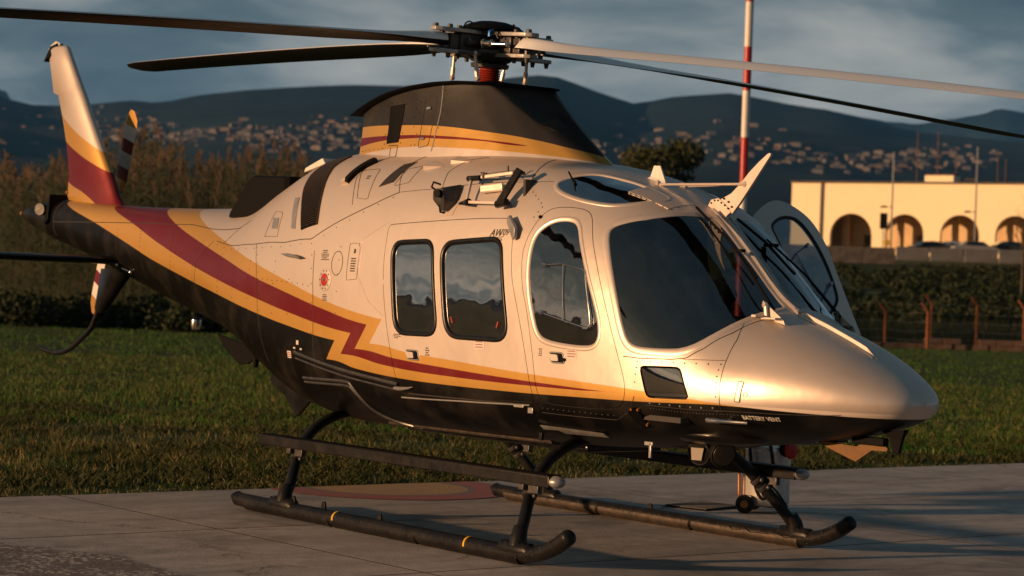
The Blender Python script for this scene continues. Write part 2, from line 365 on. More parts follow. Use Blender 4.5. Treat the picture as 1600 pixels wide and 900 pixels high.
# ---- fuselage surface: superellipse sections; columns x, z_bottom, z_top, half_width, z_widest, exp_bottom, exp_top
ST = np.array([
 (-7.48,2.150,2.170,.008,2.16,2.0,2.0),
 (-7.40,2.105,2.200,.040,2.16,2.0,2.0),
 (-7.00,2.000,2.255,.105,2.13,2.0,2.0),
 (-6.60,1.905,2.290,.160,2.10,2.0,2.2),
 (-6.30,1.850,2.275,.190,2.06,2.0,2.6),
 (-5.40,1.660,2.225,.255,1.95,1.9,3.2),
 (-4.50,1.450,2.195,.330,1.84,1.9,3.0),
 (-3.60,1.265,2.180,.430,1.72,1.9,2.5),
 (-3.10,1.160,2.180,.510,1.64,1.9,2.1),
 (-2.60,1.010,2.230,.600,1.54,2.0,2.0),
 (-2.10,.830,2.400,.680,1.44,2.2,2.15),
 (-1.60,.690,2.530,.735,1.36,2.5,2.5),
 (-1.00,.620,2.580,.780,1.30,2.9,2.9),
 (-.40,.615,2.560,.805,1.25,3.1,3.0),
 (.40,.620,2.520,.812,1.20,3.2,3.2),
 (1.00,.630,2.470,.810,1.18,3.2,3.3),
 (1.40,.640,2.420,.808,1.16,3.1,3.2),
 (1.80,.655,2.325,.802,1.14,3.0,3.1),
 (2.10,.675,2.240,.792,1.12,2.9,2.9),
 (2.38,.695,2.120,.772,1.10,2.8,2.55),
 (2.72,.730,1.850,.728,1.08,2.6,2.15),
 (3.00,.762,1.600,.680,1.07,2.5,2.05),
 (3.12,.778,1.530,.650,1.07,2.4,2.0),
 (3.40,.815,1.430,.562,1.07,2.3,2.15),
 (3.65,.860,1.335,.455,1.07,2.2,2.2),
 (3.83,.905,1.252,.357,1.065,2.1,2.15),
 (3.975,.950,1.175,.245,1.06,2.0,2.1),
 (4.055,1.000,1.115,.140,1.06,2.0,2.0),
 (4.092,1.057,1.063,.004,1.06,2.0,2.0)])
def _pchip(x,y):
    h=np.diff(x); d=np.diff(y)/h; m=np.zeros_like(y)
    for i in range(1,len(x)-1):
        if d[i-1]*d[i]>0:
            w1=2*h[i]+h[i-1]; w2=h[i]+2*h[i-1]; m[i]=(w1+w2)/(w1/d[i-1]+w2/d[i])
    m[0]=d[0]; m[-1]=d[-1]
    return m
_SX=ST[:,0]; _M=np.array([_pchip(_SX,ST[:,k]) for k in range(1,7)])
@lru_cache(maxsize=4096)
def _sec(x):
    x=min(max(x,_SX[0]),_SX[-1]); i=min(int(np.searchsorted(_SX,x,side='right'))-1,len(_SX)-2)
    h=_SX[i+1]-_SX[i]; t=(x-_SX[i])/h; t2=t*t; t3=t2*t
    a=2*t3-3*t2+1; b=(t3-2*t2+t)*h; c=-2*t3+3*t2; d=(t3-t2)*h
    return [a*ST[i,k]+b*_M[k-1,i]+c*ST[i+1,k]+d*_M[k-1,i+1] for k in range(1,7)]
def sec(x): return _sec(round(float(x),4))
def S(x,t):
    """surface point; t in degrees: -90 belly .. 0 starboard widest .. 90 roof .. 180 port .. 270 belly"""
    zb,zt,hw,zm,nb,nt=sec(x); r=radians(t); c,s=cos(r),sin(r)
    n=nt if s>0 else nb
    y=-hw*copysign(abs(c)**(2/n),c); z=zm+(zt-zm if s>0 else zm-zb)*copysign(abs(s)**(2/n),s)
    return np.array((x,y,z))
def T(x,y,z):
    zb,zt,hw,zm,nb,nt=sec(x); n=nt if z>zm else nb; dz=zt-zm if z>zm else zm-zb
    a=(abs(y)/hw)**(n/2); b=(abs(z-zm)/dz)**(n/2)
    t=degrees(atan2(b,a)); 
    if z<zm: t=-t
    if y>0: t=180-t
    return t
def N(x,t):
    e=.004; a=S(x+e,t)-S(x-e,t); b=S(x,t+.25)-S(x,t-.25); n=np.cross(b,a); l=np.linalg.norm(n)
    n=n/l if l>1e-9 else np.array((0,0,1.))
    p=S(x,t); zb,zt,hw,zm,_,_=sec(x)
    if n[1]*p[1]+n[2]*(p[2]-zm)<0: n=-n
    return n
def G(x,y,z):
    if not(_SX[0]<x<_SX[-1]): return 9.
    zb,zt,hw,zm,nb,nt=sec(x); n=nt if z>zm else nb; dz=zt-zm if z>zm else zm-zb
    return (abs(y)/hw)**n+(abs(z-zm)/dz)**n-1
def side(x,z,off=0,port=False):
    """point on the side of the fuselage at (x,z)"""
    zb,zt,hw,zm,nb,nt=sec(x); n=nt if z>zm else nb; dz=zt-zm if z>zm else zm-zb
    q=max(0,1-(abs(z-zm)/dz)**n)**(1/n); p=np.array((x,-hw*q,z)); 
    if off: p=p+N(x,T(*p))*off
    if port: p[1]=-p[1]
    return p
# ------------------------------------------------------------------ helicopter placement (its frame: x nose, y port, z up)
HELI = empty('helicopter', (-.215, 15.119, 0), .649-pi/2, label='champagne gold helicopter with maroon and gold stripes parked on its skids on the concrete pad', cat='helicopter')
def tri_in(poly, C):
    x, y = C[:, 0], C[:, 1]; ins = np.zeros(len(C), bool); n = len(poly)
    for i in range(n):
        x1, y1 = poly[i]; x2, y2 = poly[(i+1) % n]
        c = ((y1 > y) != (y2 > y)); xi = (x2-x1)*(y-y1)/((y2-y1) if y2 != y1 else 1e-12)+x1; ins ^= c & (x < xi)
    return ins
class Loop:
    """closed outline lying on the fuselage surface"""
    def __init__(s, pts3=None, xt=None, d=.035, port=False):
        if pts3 is not None:
            P = resample(pts3, d); xt = [(p[0], T(*p)) for p in P]
        s.xt = [(x, (180-t) if port else t) for x, t in xt]
        s.P = [S(x, t) for x, t in s.xt]; s.N = [N(x, t) for x, t in s.xt]
        c = sum(s.P)/len(s.P); s.B = []
        for i, p in enumerate(s.P):
            tg = s.P[(i+1) % len(s.P)]-s.P[i-1]; tg = tg/np.linalg.norm(tg); b = np.cross(s.N[i], tg); s.B.append(b/np.linalg.norm(b))
        if sum(float(np.dot(b, p-c)) for b, p in zip(s.B, s.P)) < 0: s.B = [-b for b in s.B]
    def off(s, d):
        xt = []
        for p, b in zip(s.P, s.B):
            q = p+b*d; xt.append((q[0], T(*q)))
        # keep the same branch of the angle
        return Loop(xt=[(x, t if abs(t-t0) < 90 else t+360*round((t0-t)/360)) for (x, t), (_, t0) in zip(xt, s.xt)])
    def ring(s, prof, closed=False):
        """sweep a profile of (outward, up) offsets round the outline"""
        k = len(prof); n = len(s.P); v = [p+b*a+nn*h for p, b, nn in zip(s.P, s.B, s.N) for a, h in prof]
        f = [(i*k+j, i*k+(j+1) % k, ((i+1) % n)*k+(j+1) % k, ((i+1) % n)*k+j) for i in range(n) for j in range(k if closed else k-1)]
        return v, f
    def dom(s): return [(x, t/60.) for x, t in s.xt]
def xz(pts): return [side(x, z) for x, z in pts]
# outlines on the starboard side
PD = [(1.501,-.795,1.627),(1.461,-.773,1.816),(1.472,-.751,1.916),(1.512,-.717,2.016),(1.560,-.678,2.093),(1.634,-.648,2.125),(1.787,-.619,2.122),(1.890,-.607,2.106),(1.957,-.620,2.066),(2.040,-.675,1.914),(2.122,-.709,1.79),(2.270,-.750,1.53),(2.420,-.763,1.228),(2.478,-.757,1.087),(2.475,-.754,1.008),(2.440,-.751,.955),(2.370,-.751,.930),(2.266,-.757,.921),(1.745,-.779,.918),(1.690,-.79,.98),(1.655,-.804,1.176),(1.570,-.802,1.487)]
PW = [(1.575,-.797,1.581),(1.540,-.782,1.738),(1.532,-.761,1.868),(1.545,-.740,1.944),(1.580,-.720,1.99),(1.671,-.683,2.035),(1.800,-.656,2.035),(1.880,-.659,2.01),(1.945,-.702,1.912),(2.085,-.749,1.689),(2.205,-.767,1.486),(2.242,-.774,1.373),(2.225,-.780,1.305),(2.160,-.787,1.278),(1.964,-.797,1.281),(1.753,-.802,1.301),(1.680,-.804,1.342),(1.635,-.803,1.426)]
CD = xz(rpoly([(-.04,2.015),(1.32,2.055),(1.385,1.70),(1.52,1.40),(1.665,.925),(.215,.885),(.02,1.41),(-.035,1.75)], [.03,.05,.12,.2,.03,.05,.25,.15]))
W1 = xz(rpoly([(.045,1.895),(.512,1.908),(.645,1.295),(.158,1.290)], [.11,.09,.12,.12]))
W2 = xz(rpoly([(.612,1.895),(1.235,1.928),(1.405,1.288),(.738,1.290)], [.13,.10,.14,.13]))
WS = [(2.300,-.733,1.64),(2.155,-.668,1.895),(2.115,-.635,1.975),(2.125,-.605,2.01),(2.175,-.563,2.035),(2.303,-.431,2.060),(2.400,-.20,2.09),(2.425,-.075,2.088),(2.475,-.055,2.055),(2.737,-.052,1.833),(3.040,-.045,1.580),(3.068,-.07,1.553),(3.066,-.257,1.515),(3.05,-.386,1.472),(3.015,-.507,1.407),(2.944,-.614,1.335),(2.855,-.670,1.297),(2.765,-.696,1.288),(2.619,-.730,1.287),(2.535,-.746,1.292),(2.478,-.755,1.312),(2.425,-.758,1.375)]
SK = [(1.509,-.567,2.253),(1.485,-.527,2.292),(1.513,-.470,2.323),(1.618,-.330,2.349),(1.753,-.27,2.321),(1.877,-.235,2.293),(2.075,-.22,2.232),(2.200,-.215,2.18),(2.225,-.26,2.16),(2.185,-.36,2.145),(2.110,-.469,2.134),(1.997,-.541,2.136),(1.813,-.577,2.163),(1.616,-.587,2.207)]
CH = xz(rpoly([(2.575,1.198),(2.875,1.205),(2.958,1.022),(2.640,1.014)], .035))
def smooth3(p, it=2): return [np.array(q) for q in chaikin(p, it)]
def mir(p): return [(a, -b, c) for a, b, c in p]
def build_shell():
    L = {}
    for port in (False, True):
        s = 'P' if port else 'S'
        def mk(pts, it=0, d=.035):
            pts = smooth3(pts, it) if it else pts
            return Loop(pts3=pts, d=d, port=port)
        L['door_p'+s] = mk(PD, 2); L['door_c'+s] = mk(CD); L['win_p'+s] = mk(PW, 2, .028)
        if port: L['win_pP'] = L['win_pP'].off(-.040)
        L['win_1'+s] = mk(W1, d=.026); L['win_2'+s] = mk(W2, d=.026); L['ws'+s] = mk(WS, 1, .03)
        L['sky'+s] = mk(SK, 2, .03); L['chin'+s] = mk(CH, d=.025)
    inner = {k: l.off(-.0045 if k[:4] == 'door' else -.012) for k, l in L.items()}
    # grid of the (x, angle) domain
    fine = np.linspace(-90, 90, 721); pp = np.array([S(.4, a) for a in fine]); al = np.concatenate([[0], np.cumsum(np.linalg.norm(np.diff(pp, axis=0), axis=1))])
    ts = np.interp(np.linspace(0, al[-1], 47), al, fine); ts = np.concatenate([ts, 180-ts[::-1][1:]])
    xs = np.concatenate([[-7.48, -7.46, -7.43], np.arange(-7.40, -3.2, .075), np.arange(-3.2, 3.6, .055), np.arange(3.6, 3.95, .035), [3.975, 4.005, 4.03, 4.05, 4.065, 4.076, 4.084, 4.089, 4.092]])
    gx, gt = np.meshgrid(xs, ts/60., indexing='ij'); G_ = np.stack([gx.ravel(), gt.ravel()], 1)
    loops = [l.dom() for l in L.values()]+[l.dom() for l in inner.values()]
    allc = np.array([p for l in loops for p in l]); keep = np.ones(len(G_), bool)
    border = (np.abs(G_[:, 1]-ts[0]/60) < 1e-6) | (np.abs(G_[:, 1]-ts[-1]/60) < 1e-6)
    for c in allc: keep &= ((G_[:, 0]-c[0])**2+(G_[:, 1]-c[1])**2 > .016**2)
    G_ = G_[keep | border]
    verts = [Vector((float(a), float(b))) for a, b in G_]; edges = []
    for l in loops:
        b = len(verts); verts += [Vector((float(p[0]), float(p[1]))) for p in l]; edges += [(b+i, b+(i+1) % len(l)) for i in range(len(l))]
    v2, _, faces, *_ = delaunay_2d_cdt(verts, edges, [], 0, 1e-6)
    V2 = np.array([tuple(v) for v in v2]); F = np.array([tuple(f) for f in faces if len(f) == 3])
    C = V2[F].mean(1)
    reg = np.zeros(len(F), int); names = ['fuselage']
    for k in list(L):
        if k[:4] == 'door':
            reg[tri_in(L[k].dom(), C)] = -1; names.append(k); reg[tri_in(inner[k].dom(), C)] = len(names)-1
    for k in list(L):
        if k[:4] != 'door':
            reg[tri_in(L[k].dom(), C)] = -1; names.append(k); reg[tri_in(inner[k].dom(), C)] = len(names)-1
    P3 = np.array([S(a, b*60) for a, b in V2]); N3 = np.array([N(a, b*60) for a, b in V2])
    return L, inner, names, reg, F, P3, N3
LP, LI, RN, REG, TF, P3, N3 = build_shell()
def skin(rname, name, m, parent, off=0., inset_for_glass=False, flip=False, rims=(), extra=None, sel=None):
    """one region of the shell as an object with exact surface normals"""
    idx = RN.index(rname); F = TF[REG == idx] if sel is None else TF[sel]
    used, inv = np.unique(F, return_inverse=True); F = inv.reshape(-1, 3)
    V = P3[used]+N3[used]*off; Nn = N3[used]
    a = np.cross(V[F[:, 1]]-V[F[:, 0]], V[F[:, 2]]-V[F[:, 0]]); ok = np.linalg.norm(a, axis=1) > 1e-10
    F = F[ok]; a = a[ok]; w = (a*Nn[F[:, 0]]).sum(1) < 0; F[w] = F[w][:, ::-1]
    if flip: F = F[:, ::-1]; Nn = -Nn
    v = [tuple(map(float, p)) for p in V]; f = [tuple(map(int, q)) for q in F]; nn = [tuple(map(float, n)) for n in Nn]; nb = len(v); mi = [0]*len(f)
    for rv, rf, slot in rims:
        b = len(v); v += [tuple(map(float, p)) for p in rv]; f += [tuple(i+b for i in q) for q in rf]; mi += [slot]*len(rf)
    me = bpy.data.meshes.new(name); me.from_pydata(v, [], f)
    for q in (m if isinstance(m, list) else [m]): me.materials.append(q)
    me.polygons.foreach_set('material_index', mi)
    if rims:
        rr = MBnorm(me, nb, nn); me.normals_split_custom_set_from_vertices(rr)
    else:
        me.polygons.foreach_set('use_smooth', [True]*len(f)); me.normals_split_custom_set_from_vertices(nn)
    return fin(name, me, None, parent)
def MBnorm(me, nb, nn):
    me.polygons.foreach_set('use_smooth', [True]*len(me.polygons)); out = list(nn); acc = {}
    for p in me.polygons:
        if p.vertices[0] >= nb:
            for i in p.vertices: acc[i] = acc.get(i, Vector())+p.normal
    for i in range(nb, len(me.vertices)):
        q = acc.get(i, Vector((0, 0, 1))); out.append(tuple(q.normalized()) if q.length > 1e-9 else (0, 0, 1))
    return out
DEP = [(0, 0), (0, -.032)]
hole_rims = []
for k, l in LP.items():
    v, f = l.ring([(0, 0), (0, -.03)]); 
    if k[:4] == 'door' or k[:2] in ('ws', 'sk', 'ch'): hole_rims.append((v, f, 1))
FUS = skin('fuselage', 'fuselage', [M['paint'], M['seam']], HELI, rims=hole_rims)
# cabin lining: an inner skin behind the cockpit and cabin walls
cen = P3[TF].mean(1)
sel = (REG == 0) & (cen[:, 0] > -1.0) & (cen[:, 0] < 3.02) & (cen[:, 2] > .86)
skin('fuselage', 'cabin_lining', M['lining'], HELI, off=-.045, flip=True, sel=sel)
def door(key, name, wins, parent=HELI):
    l = LI[key]; rims = [(*l.ring([(0, 0), (0, -.03)]), 0)]
    for w in wins: rims.append((*LP[w].ring([(0, 0), (0, -.03)]), 1))
    d = skin(key, name, [M['paint'], M['seam']], parent, rims=rims)
    return d
def window(key, parent, glassm, kind):
    skin(key, 'window_pane', glassm, parent, off=-.007)
    l = LP[key]
    if kind == 'rubber': prof = [(.014, .0005), (.012, .006), (.004, .010), (-.006, .009), (-.018, .003), (-.022, -.006), (-.020, -.012)]; m = M['rubber']
    elif kind == 'lip': prof = [(.022, .0003), (.018, .0026), (.010, .0036), (.003, .0026), (-.003, -.001), (-.009, -.004), (-.013, -.010)]; m = M['champ']
    else: prof = [(.004, .0005), (.002, .003), (-.008, .002), (-.015, -.003), (-.016, -.009)]; m = M['rubber']
    v, f = l.ring(prof); me = bpy.data.meshes.new('window_frame'); me.from_pydata([tuple(p) for p in v], [], f)
    me.polygons.foreach_set('use_smooth', [True]*len(f)); me.materials.append(m)
    bm = bmesh.new(); bm.from_mesh(me); bmesh.ops.recalc_face_normals(bm, faces=bm.faces)
    sgn = sum(fc.normal.dot(Vector(l.N[0])) for fc in bm.faces)
    bm.to_mesh(me); bm.free(); fin('window_frame', me, None, parent)
cd_s = door('door_cS', 'cabin_door', ['win_1S', 'win_2S']); window('win_1S', cd_s, M['glass_dark'], 'rubber'); window('win_2S', cd_s, M['glass_dark'], 'rubber')
cd_p = door('door_cP', 'cabin_door', ['win_1P', 'win_2P']); window('win_1P', cd_p, M['glass_dark'], 'rubber'); window('win_2P', cd_p, M['glass_dark'], 'rubber')
pd_s = door('door_pS', 'pilot_door', ['win_pS']); window('win_pS', pd_s, M['glass_pilot'], 'lip'); pd_s['label'] = 'closed pilot door'
pd_p = door('door_pP', 'pilot_door', ['win_pP']); window('win_pP', pd_p, M['glass_door'], 'thin'); pd_p['label'] = 'pilot door standing open'
skin('door_pP', 'door_lining', M['lining'], pd_p, off=-.03, flip=True)
for s in 'SP':
    w = skin('ws'+s, 'windshield_pane', M['glass_front'], HELI, off=-.006)
    v, f = LP['ws'+s].ring([(.030, .0004), (.026, .0022), (.012, .003), (-.002, .0015), (-.012, -.001), (-.016, -.008)])
    raw('windshield_frame', v, f, M['champ'], HELI, True)
    skin('sky'+s, 'roof_window_pane', M['glass_roof'], HELI, off=-.004)
    v, f = LP['sky'+s].ring([(.018, .0004), (.015, .004), (.0, .004), (-.014, .001), (-.016, -.006)])
    raw('roof_window_frame', v, f, M['champ'], HELI, True)
    skin('chin'+s, 'chin_window_pane', M['glass_dark'], HELI, off=-.002)
# hinge axis of the open port door follows its slanted front edge
def swing(o, A, B, deg):
    A = Vector(A); k = (Vector(B)-A).normalized(); o.matrix_local = Matrix.Translation(A) @ Matrix.Rotation(radians(deg), 4, k) @ Matrix.Translation(-A)
swing(pd_p, (2.49, .757, 1.05), (2.06, .68, 1.95), -76.5)
# ------------------------------------------------------------------ things that lie on the skin
def on(x, z, off=0., port=False): return Vector(side(x, z, off, port))
def sp(x, t, off=0.): return Vector(S(x, t)+N(x, t)*off)
def strip(pts, w, name='panel_seam', m=None, parent=HELI, h=.0022, xt=False, port=False, d=.03, closed=False):
    P = [np.array(p, float) for p in pts]
    if not xt: P = [np.array((p[0], T(*p))) for p in (xz(P) if len(P[0]) == 2 else P)]
    sc = np.array((1, 1/60.)); Q = [q/sc for q in resample([p*sc for p in P], d, closed)]
    if port: Q = [np.array((q[0], 180-q[1])) for q in Q]
    X3 = [S(*q) for q in Q]; NN = [N(*q) for q in Q]; v = []; f = []; L = len(X3)
    for i in range(L):
        a, b = (X3[i-1], X3[(i+1) % L]) if closed else (X3[max(i-1, 0)], X3[min(i+1, L-1)])
        tg = (b-a)/max(np.linalg.norm(b-a), 1e-9); bb = np.cross(NN[i], tg)
        v += [X3[i]-bb*w/2+NN[i]*.0002, X3[i]-bb*w/2*.7+NN[i]*h, X3[i]+bb*w/2*.7+NN[i]*h, X3[i]+bb*w/2+NN[i]*.0002]
    for i in range(L if closed else L-1):
        for j in range(3): f.append((i*4+j, i*4+j+1, ((i+1) % L)*4+j+1, ((i+1) % L)*4+j))
    if name is None: return v, f
    return raw(name, v, f, m or M['seam'], parent, True)
def patch(A, B, nu, nv, off, name, m, parent=HELI, thick=.004, port=False, label=None):
    """curved plate lying on the skin between the polylines A and B given as (x, z) or (x, angle, None)"""
    def cv(L): return [np.array((p[0], p[1]) if len(p) == 3 else (p[0], T(*side(*p)))) for p in L]
    A = resample_n(cv(A), nv); B = resample_n(cv(B), nv); v = []; f = []
    for o in (off, off-thick):
        for i in range(nu+1):
            for j in range(nv+1):
                q = A[j]*(1-i/nu)+B[j]*(i/nu); x, t = q[0], (180-q[1] if port else q[1]); v.append(S(x, t)+N(x, t)*o)
    n = (nu+1)*(nv+1)
    for i in range(nu):
        for j in range(nv):
            a = i*(nv+1)+j; f.append((a, a+1, a+nv+2, a+nv+1))
    rim = [i*(nv+1) for i in range(nu+1)]+[nu*(nv+1)+j for j in range(1, nv+1)]+[i*(nv+1)+nv for i in range(nu-1, -1, -1)]+[j for j in range(nv-1, 0, -1)]
    f += [(rim[k], rim[(k+1) % len(rim)], rim[(k+1) % len(rim)]+n, rim[k]+n) for k in range(len(rim))]
    me = bpy.data.meshes.new(name); me.from_pydata([tuple(map(float, p)) for p in v], [], f)
    bm = bmesh.new(); bm.from_mesh(me); bmesh.ops.recalc_face_normals(bm, faces=bm.faces); bm.to_mesh(me); bm.free()
    if sum(p.normal.dot(Vector(N(A[0][0], 180-A[0][1] if port else A[0][1]))) for p in me.polygons[:nu*nv]) < 0: me.flip_normals()
    me.polygons.foreach_set('use_smooth', [True]*len(me.polygons)); me.set_sharp_from_angle(angle=radians(40)); me.materials.append(m)
    return fin(name, me, None, parent, label=label)
def resample_n(P, n):
    L = [0.]
    for a, b in zip(P, P[1:]): L.append(L[-1]+float(np.hypot(b[0]-a[0], (b[1]-a[1])/60)))
    A = np.array(P); s = np.linspace(0, L[-1], n+1); return np.stack([np.interp(s, L, A[:, k]) for k in range(2)], 1)
COWL = [(-2.84,1.90),(-1.96,1.877),(-1.446,1.887),(-1.03,1.912),(-.58,2.072),(-.335,2.146),(-.05,2.235)]
for port in (False, True):
    strip(COWL, .0062, port=port)
    strip([(-.05,2.235),(.436,2.255),(1.272,2.284),(1.46,2.288)], .003, port=port)
    strip([(-.05,41,), (-.13,49), (-.18,60), (-.12,72)], .004, xt=True, port=port)
    strip([(.43,44),(.37,55),(.44,68),(.56,73)], .003, xt=True, port=port)
    strip([(1.272,55),(1.19,70),(1.10,82)], .003, xt=True, port=port)
    strip([(-.58,34.5),(-.70,49),(-.66,60),(-.5,70)], .003, xt=True, port=port)
    strip([(-1.962,1.877),(-1.87,1.70),(-1.80,1.46),(-1.74,1.2),(-1.70,1.0)], .003, port=port)
    strip([(-.958,1.83),(-.935,1.6),(-.90,1.25),(-.88,1.0)], .0045, port=port)
    strip([(-2.681,1.883),(-2.52,2.01),(-2.36,2.06)], .003, port=port)
    strip([(-2.9,1.9),(-3.12,1.75),(-3.18,1.5),(-3.16,1.25)], .003, port=port)
    strip([(-6.42,1.95),(-6.42,2.05),(-6.40,2.2),(-6.36,2.255)], .007, port=port)
    strip([(-6.40,2.075),(-5.5,2.065),(-4.72,2.056),(-3.47,2.035),(-2.5,2.008)], .007, port=port)
    strip([(3.068,-.392,1.465),(3.120,-.486,1.368),(3.140,-.578,1.266),(3.148,-.627,1.166),(3.150,-.640,1.077),(3.150,-.62,.98),(3.14,-.55,.88),(3.12,-.40,.80)], .003, port=port)
    strip([(2.452,-.761,1.243),(2.579,-.743,1.238),(2.80,-.690,1.240),(2.90,-.672,1.255),(2.985,-.615,1.316),(3.070,-.481,1.408),(3.112,-.287,1.48)], .0055, port=port)
    strip([(2.88,1.247),(3.14,1.255)], .003, port=port)
    strip([(2.63,.972),(3.04,.970),(3.36,.975),(3.80,.99)], .003, port=port)
    strip([(1.70,.868),(2.10,.865),(2.36,.868),(2.50,.93),(2.548,1.02)], .003, port=port)
    strip([(-.04,2.03),(-.34,1.907),(-.325,1.65),(-.185,1.496),(.0,1.40)], .003, m=M['champ'], port=port)
    for a, b, c, e in (((-.136,2.40),(.02,2.42),(-.0,2.30),(-.16,2.28)), ((.74,2.34),(1.05,2.37),(1.2,2.30),(.73,2.305)), ((-.55,2.20),(-.41,2.19),(-.48,2.41),(-.70,2.40)), ((-1.84,1.93),(-1.60,1.93),(-1.63,2.11),(-1.80,2.12)), ((-.36,1.885),(-.48,1.885),(-.48,1.63),(-.34,1.64))):
        strip([a, b, c, e], .003, port=port, closed=True)
def rivets(pts, port=False, r=.0052, gap=.075, m=None):
    P = [np.array((p[0], T(*(side(*p) if len(p) == 2 else p)))) for p in pts]; sc = np.array((1, 1/60.))
    mb = MB()
    for q in resample([p*sc for p in P], gap, False):
        q = q/sc
        if port: q[1] = 180-q[1]
        c = Vector(S(*q)); n = Vector(N(*q)); u = n.orthogonal().normalized(); w = n.cross(u)
        mb.add([c+(u*cos(k*pi/3)+w*sin(k*pi/3))*r for k in range(6)]+[c+(u*cos(k*pi/3)+w*sin(k*pi/3))*r*.6+n*.0018 for k in range(6)], [(k, (k+1) % 6, 6+(k+1) % 6, 6+k) for k in range(6)]+[tuple(range(6, 12))])
    return mb
rv = MB(); rl = MB()
for port in (False, True):
    for pts, g in (([(-2.8,1.87),(-1.95,1.845),(-1.44,1.855),(-1.01,1.88),(-.57,2.04),(-.1,2.2)], .16), ([(-1.93,1.85),(-1.84,1.69),(-1.77,1.45),(-1.70,1.1)], .07), ([(-.99,1.80),(-.96,1.6),(-.93,1.25)], .07), ([(-3.1,1.9),(-3.2,1.7),(-3.22,1.4)], .06),
                   ([(-1.3,1.62),(-1.3,1.0)], .06), ([(-2.3,1.7),(-2.25,1.1)], .06), ([(-2.62,1.8),(-2.6,1.2)], .06), ([(-2.0,1.75),(-1.98,.95)], .06), ([(-1.55,1.75),(-1.55,.95)], .06), ([(-3.7,2.0),(-3.75,1.4)], .06), ([(-4.9,2.0),(-4.9,1.6)], .06), ([(-.60,1.86),(-.60,1.40)], .07), ([(-1.9,1.62),(-1.0,1.58)], .08), ([(-2.7,1.25),(-1.2,1.02)], .07), ([(-4.4,2.0),(-4.42,1.55)], .06), ([(-5.3,2.0),(-5.3,1.7)], .06),
                   ([(2.66,1.225),(2.88,1.225),(3.12,1.232)], .085), ([(3.118,1.2),(3.128,1.05)], .07), ([(2.56,1.22),(2.55,1.10)], .06), ([(.60,2.15),(.52,2.15)], .03), ([(1.36,2.22),(1.52,2.13),(1.48,2.06)], .05)):
        o = rivets(pts, port, gap=g); rv.add(o.v, o.f)
    o = rivets([(2.66,.985),(3.10,.985)], port, gap=.07, r=.006); rl.add(o.v, o.f)
    o = rivets([(1.72,.895),(2.35,.893)], port, gap=.05, r=.003); rl.add(o.v, o.f)
    o = rivets([(2.66,.955),(3.35,.957)], port, gap=.022, r=.0025); rl.add(o.v, o.f)
rv.obj('rivets', M['matt'], HELI, kind='stuff'); rl.obj('rivets', M['grey'], HELI, kind='stuff')
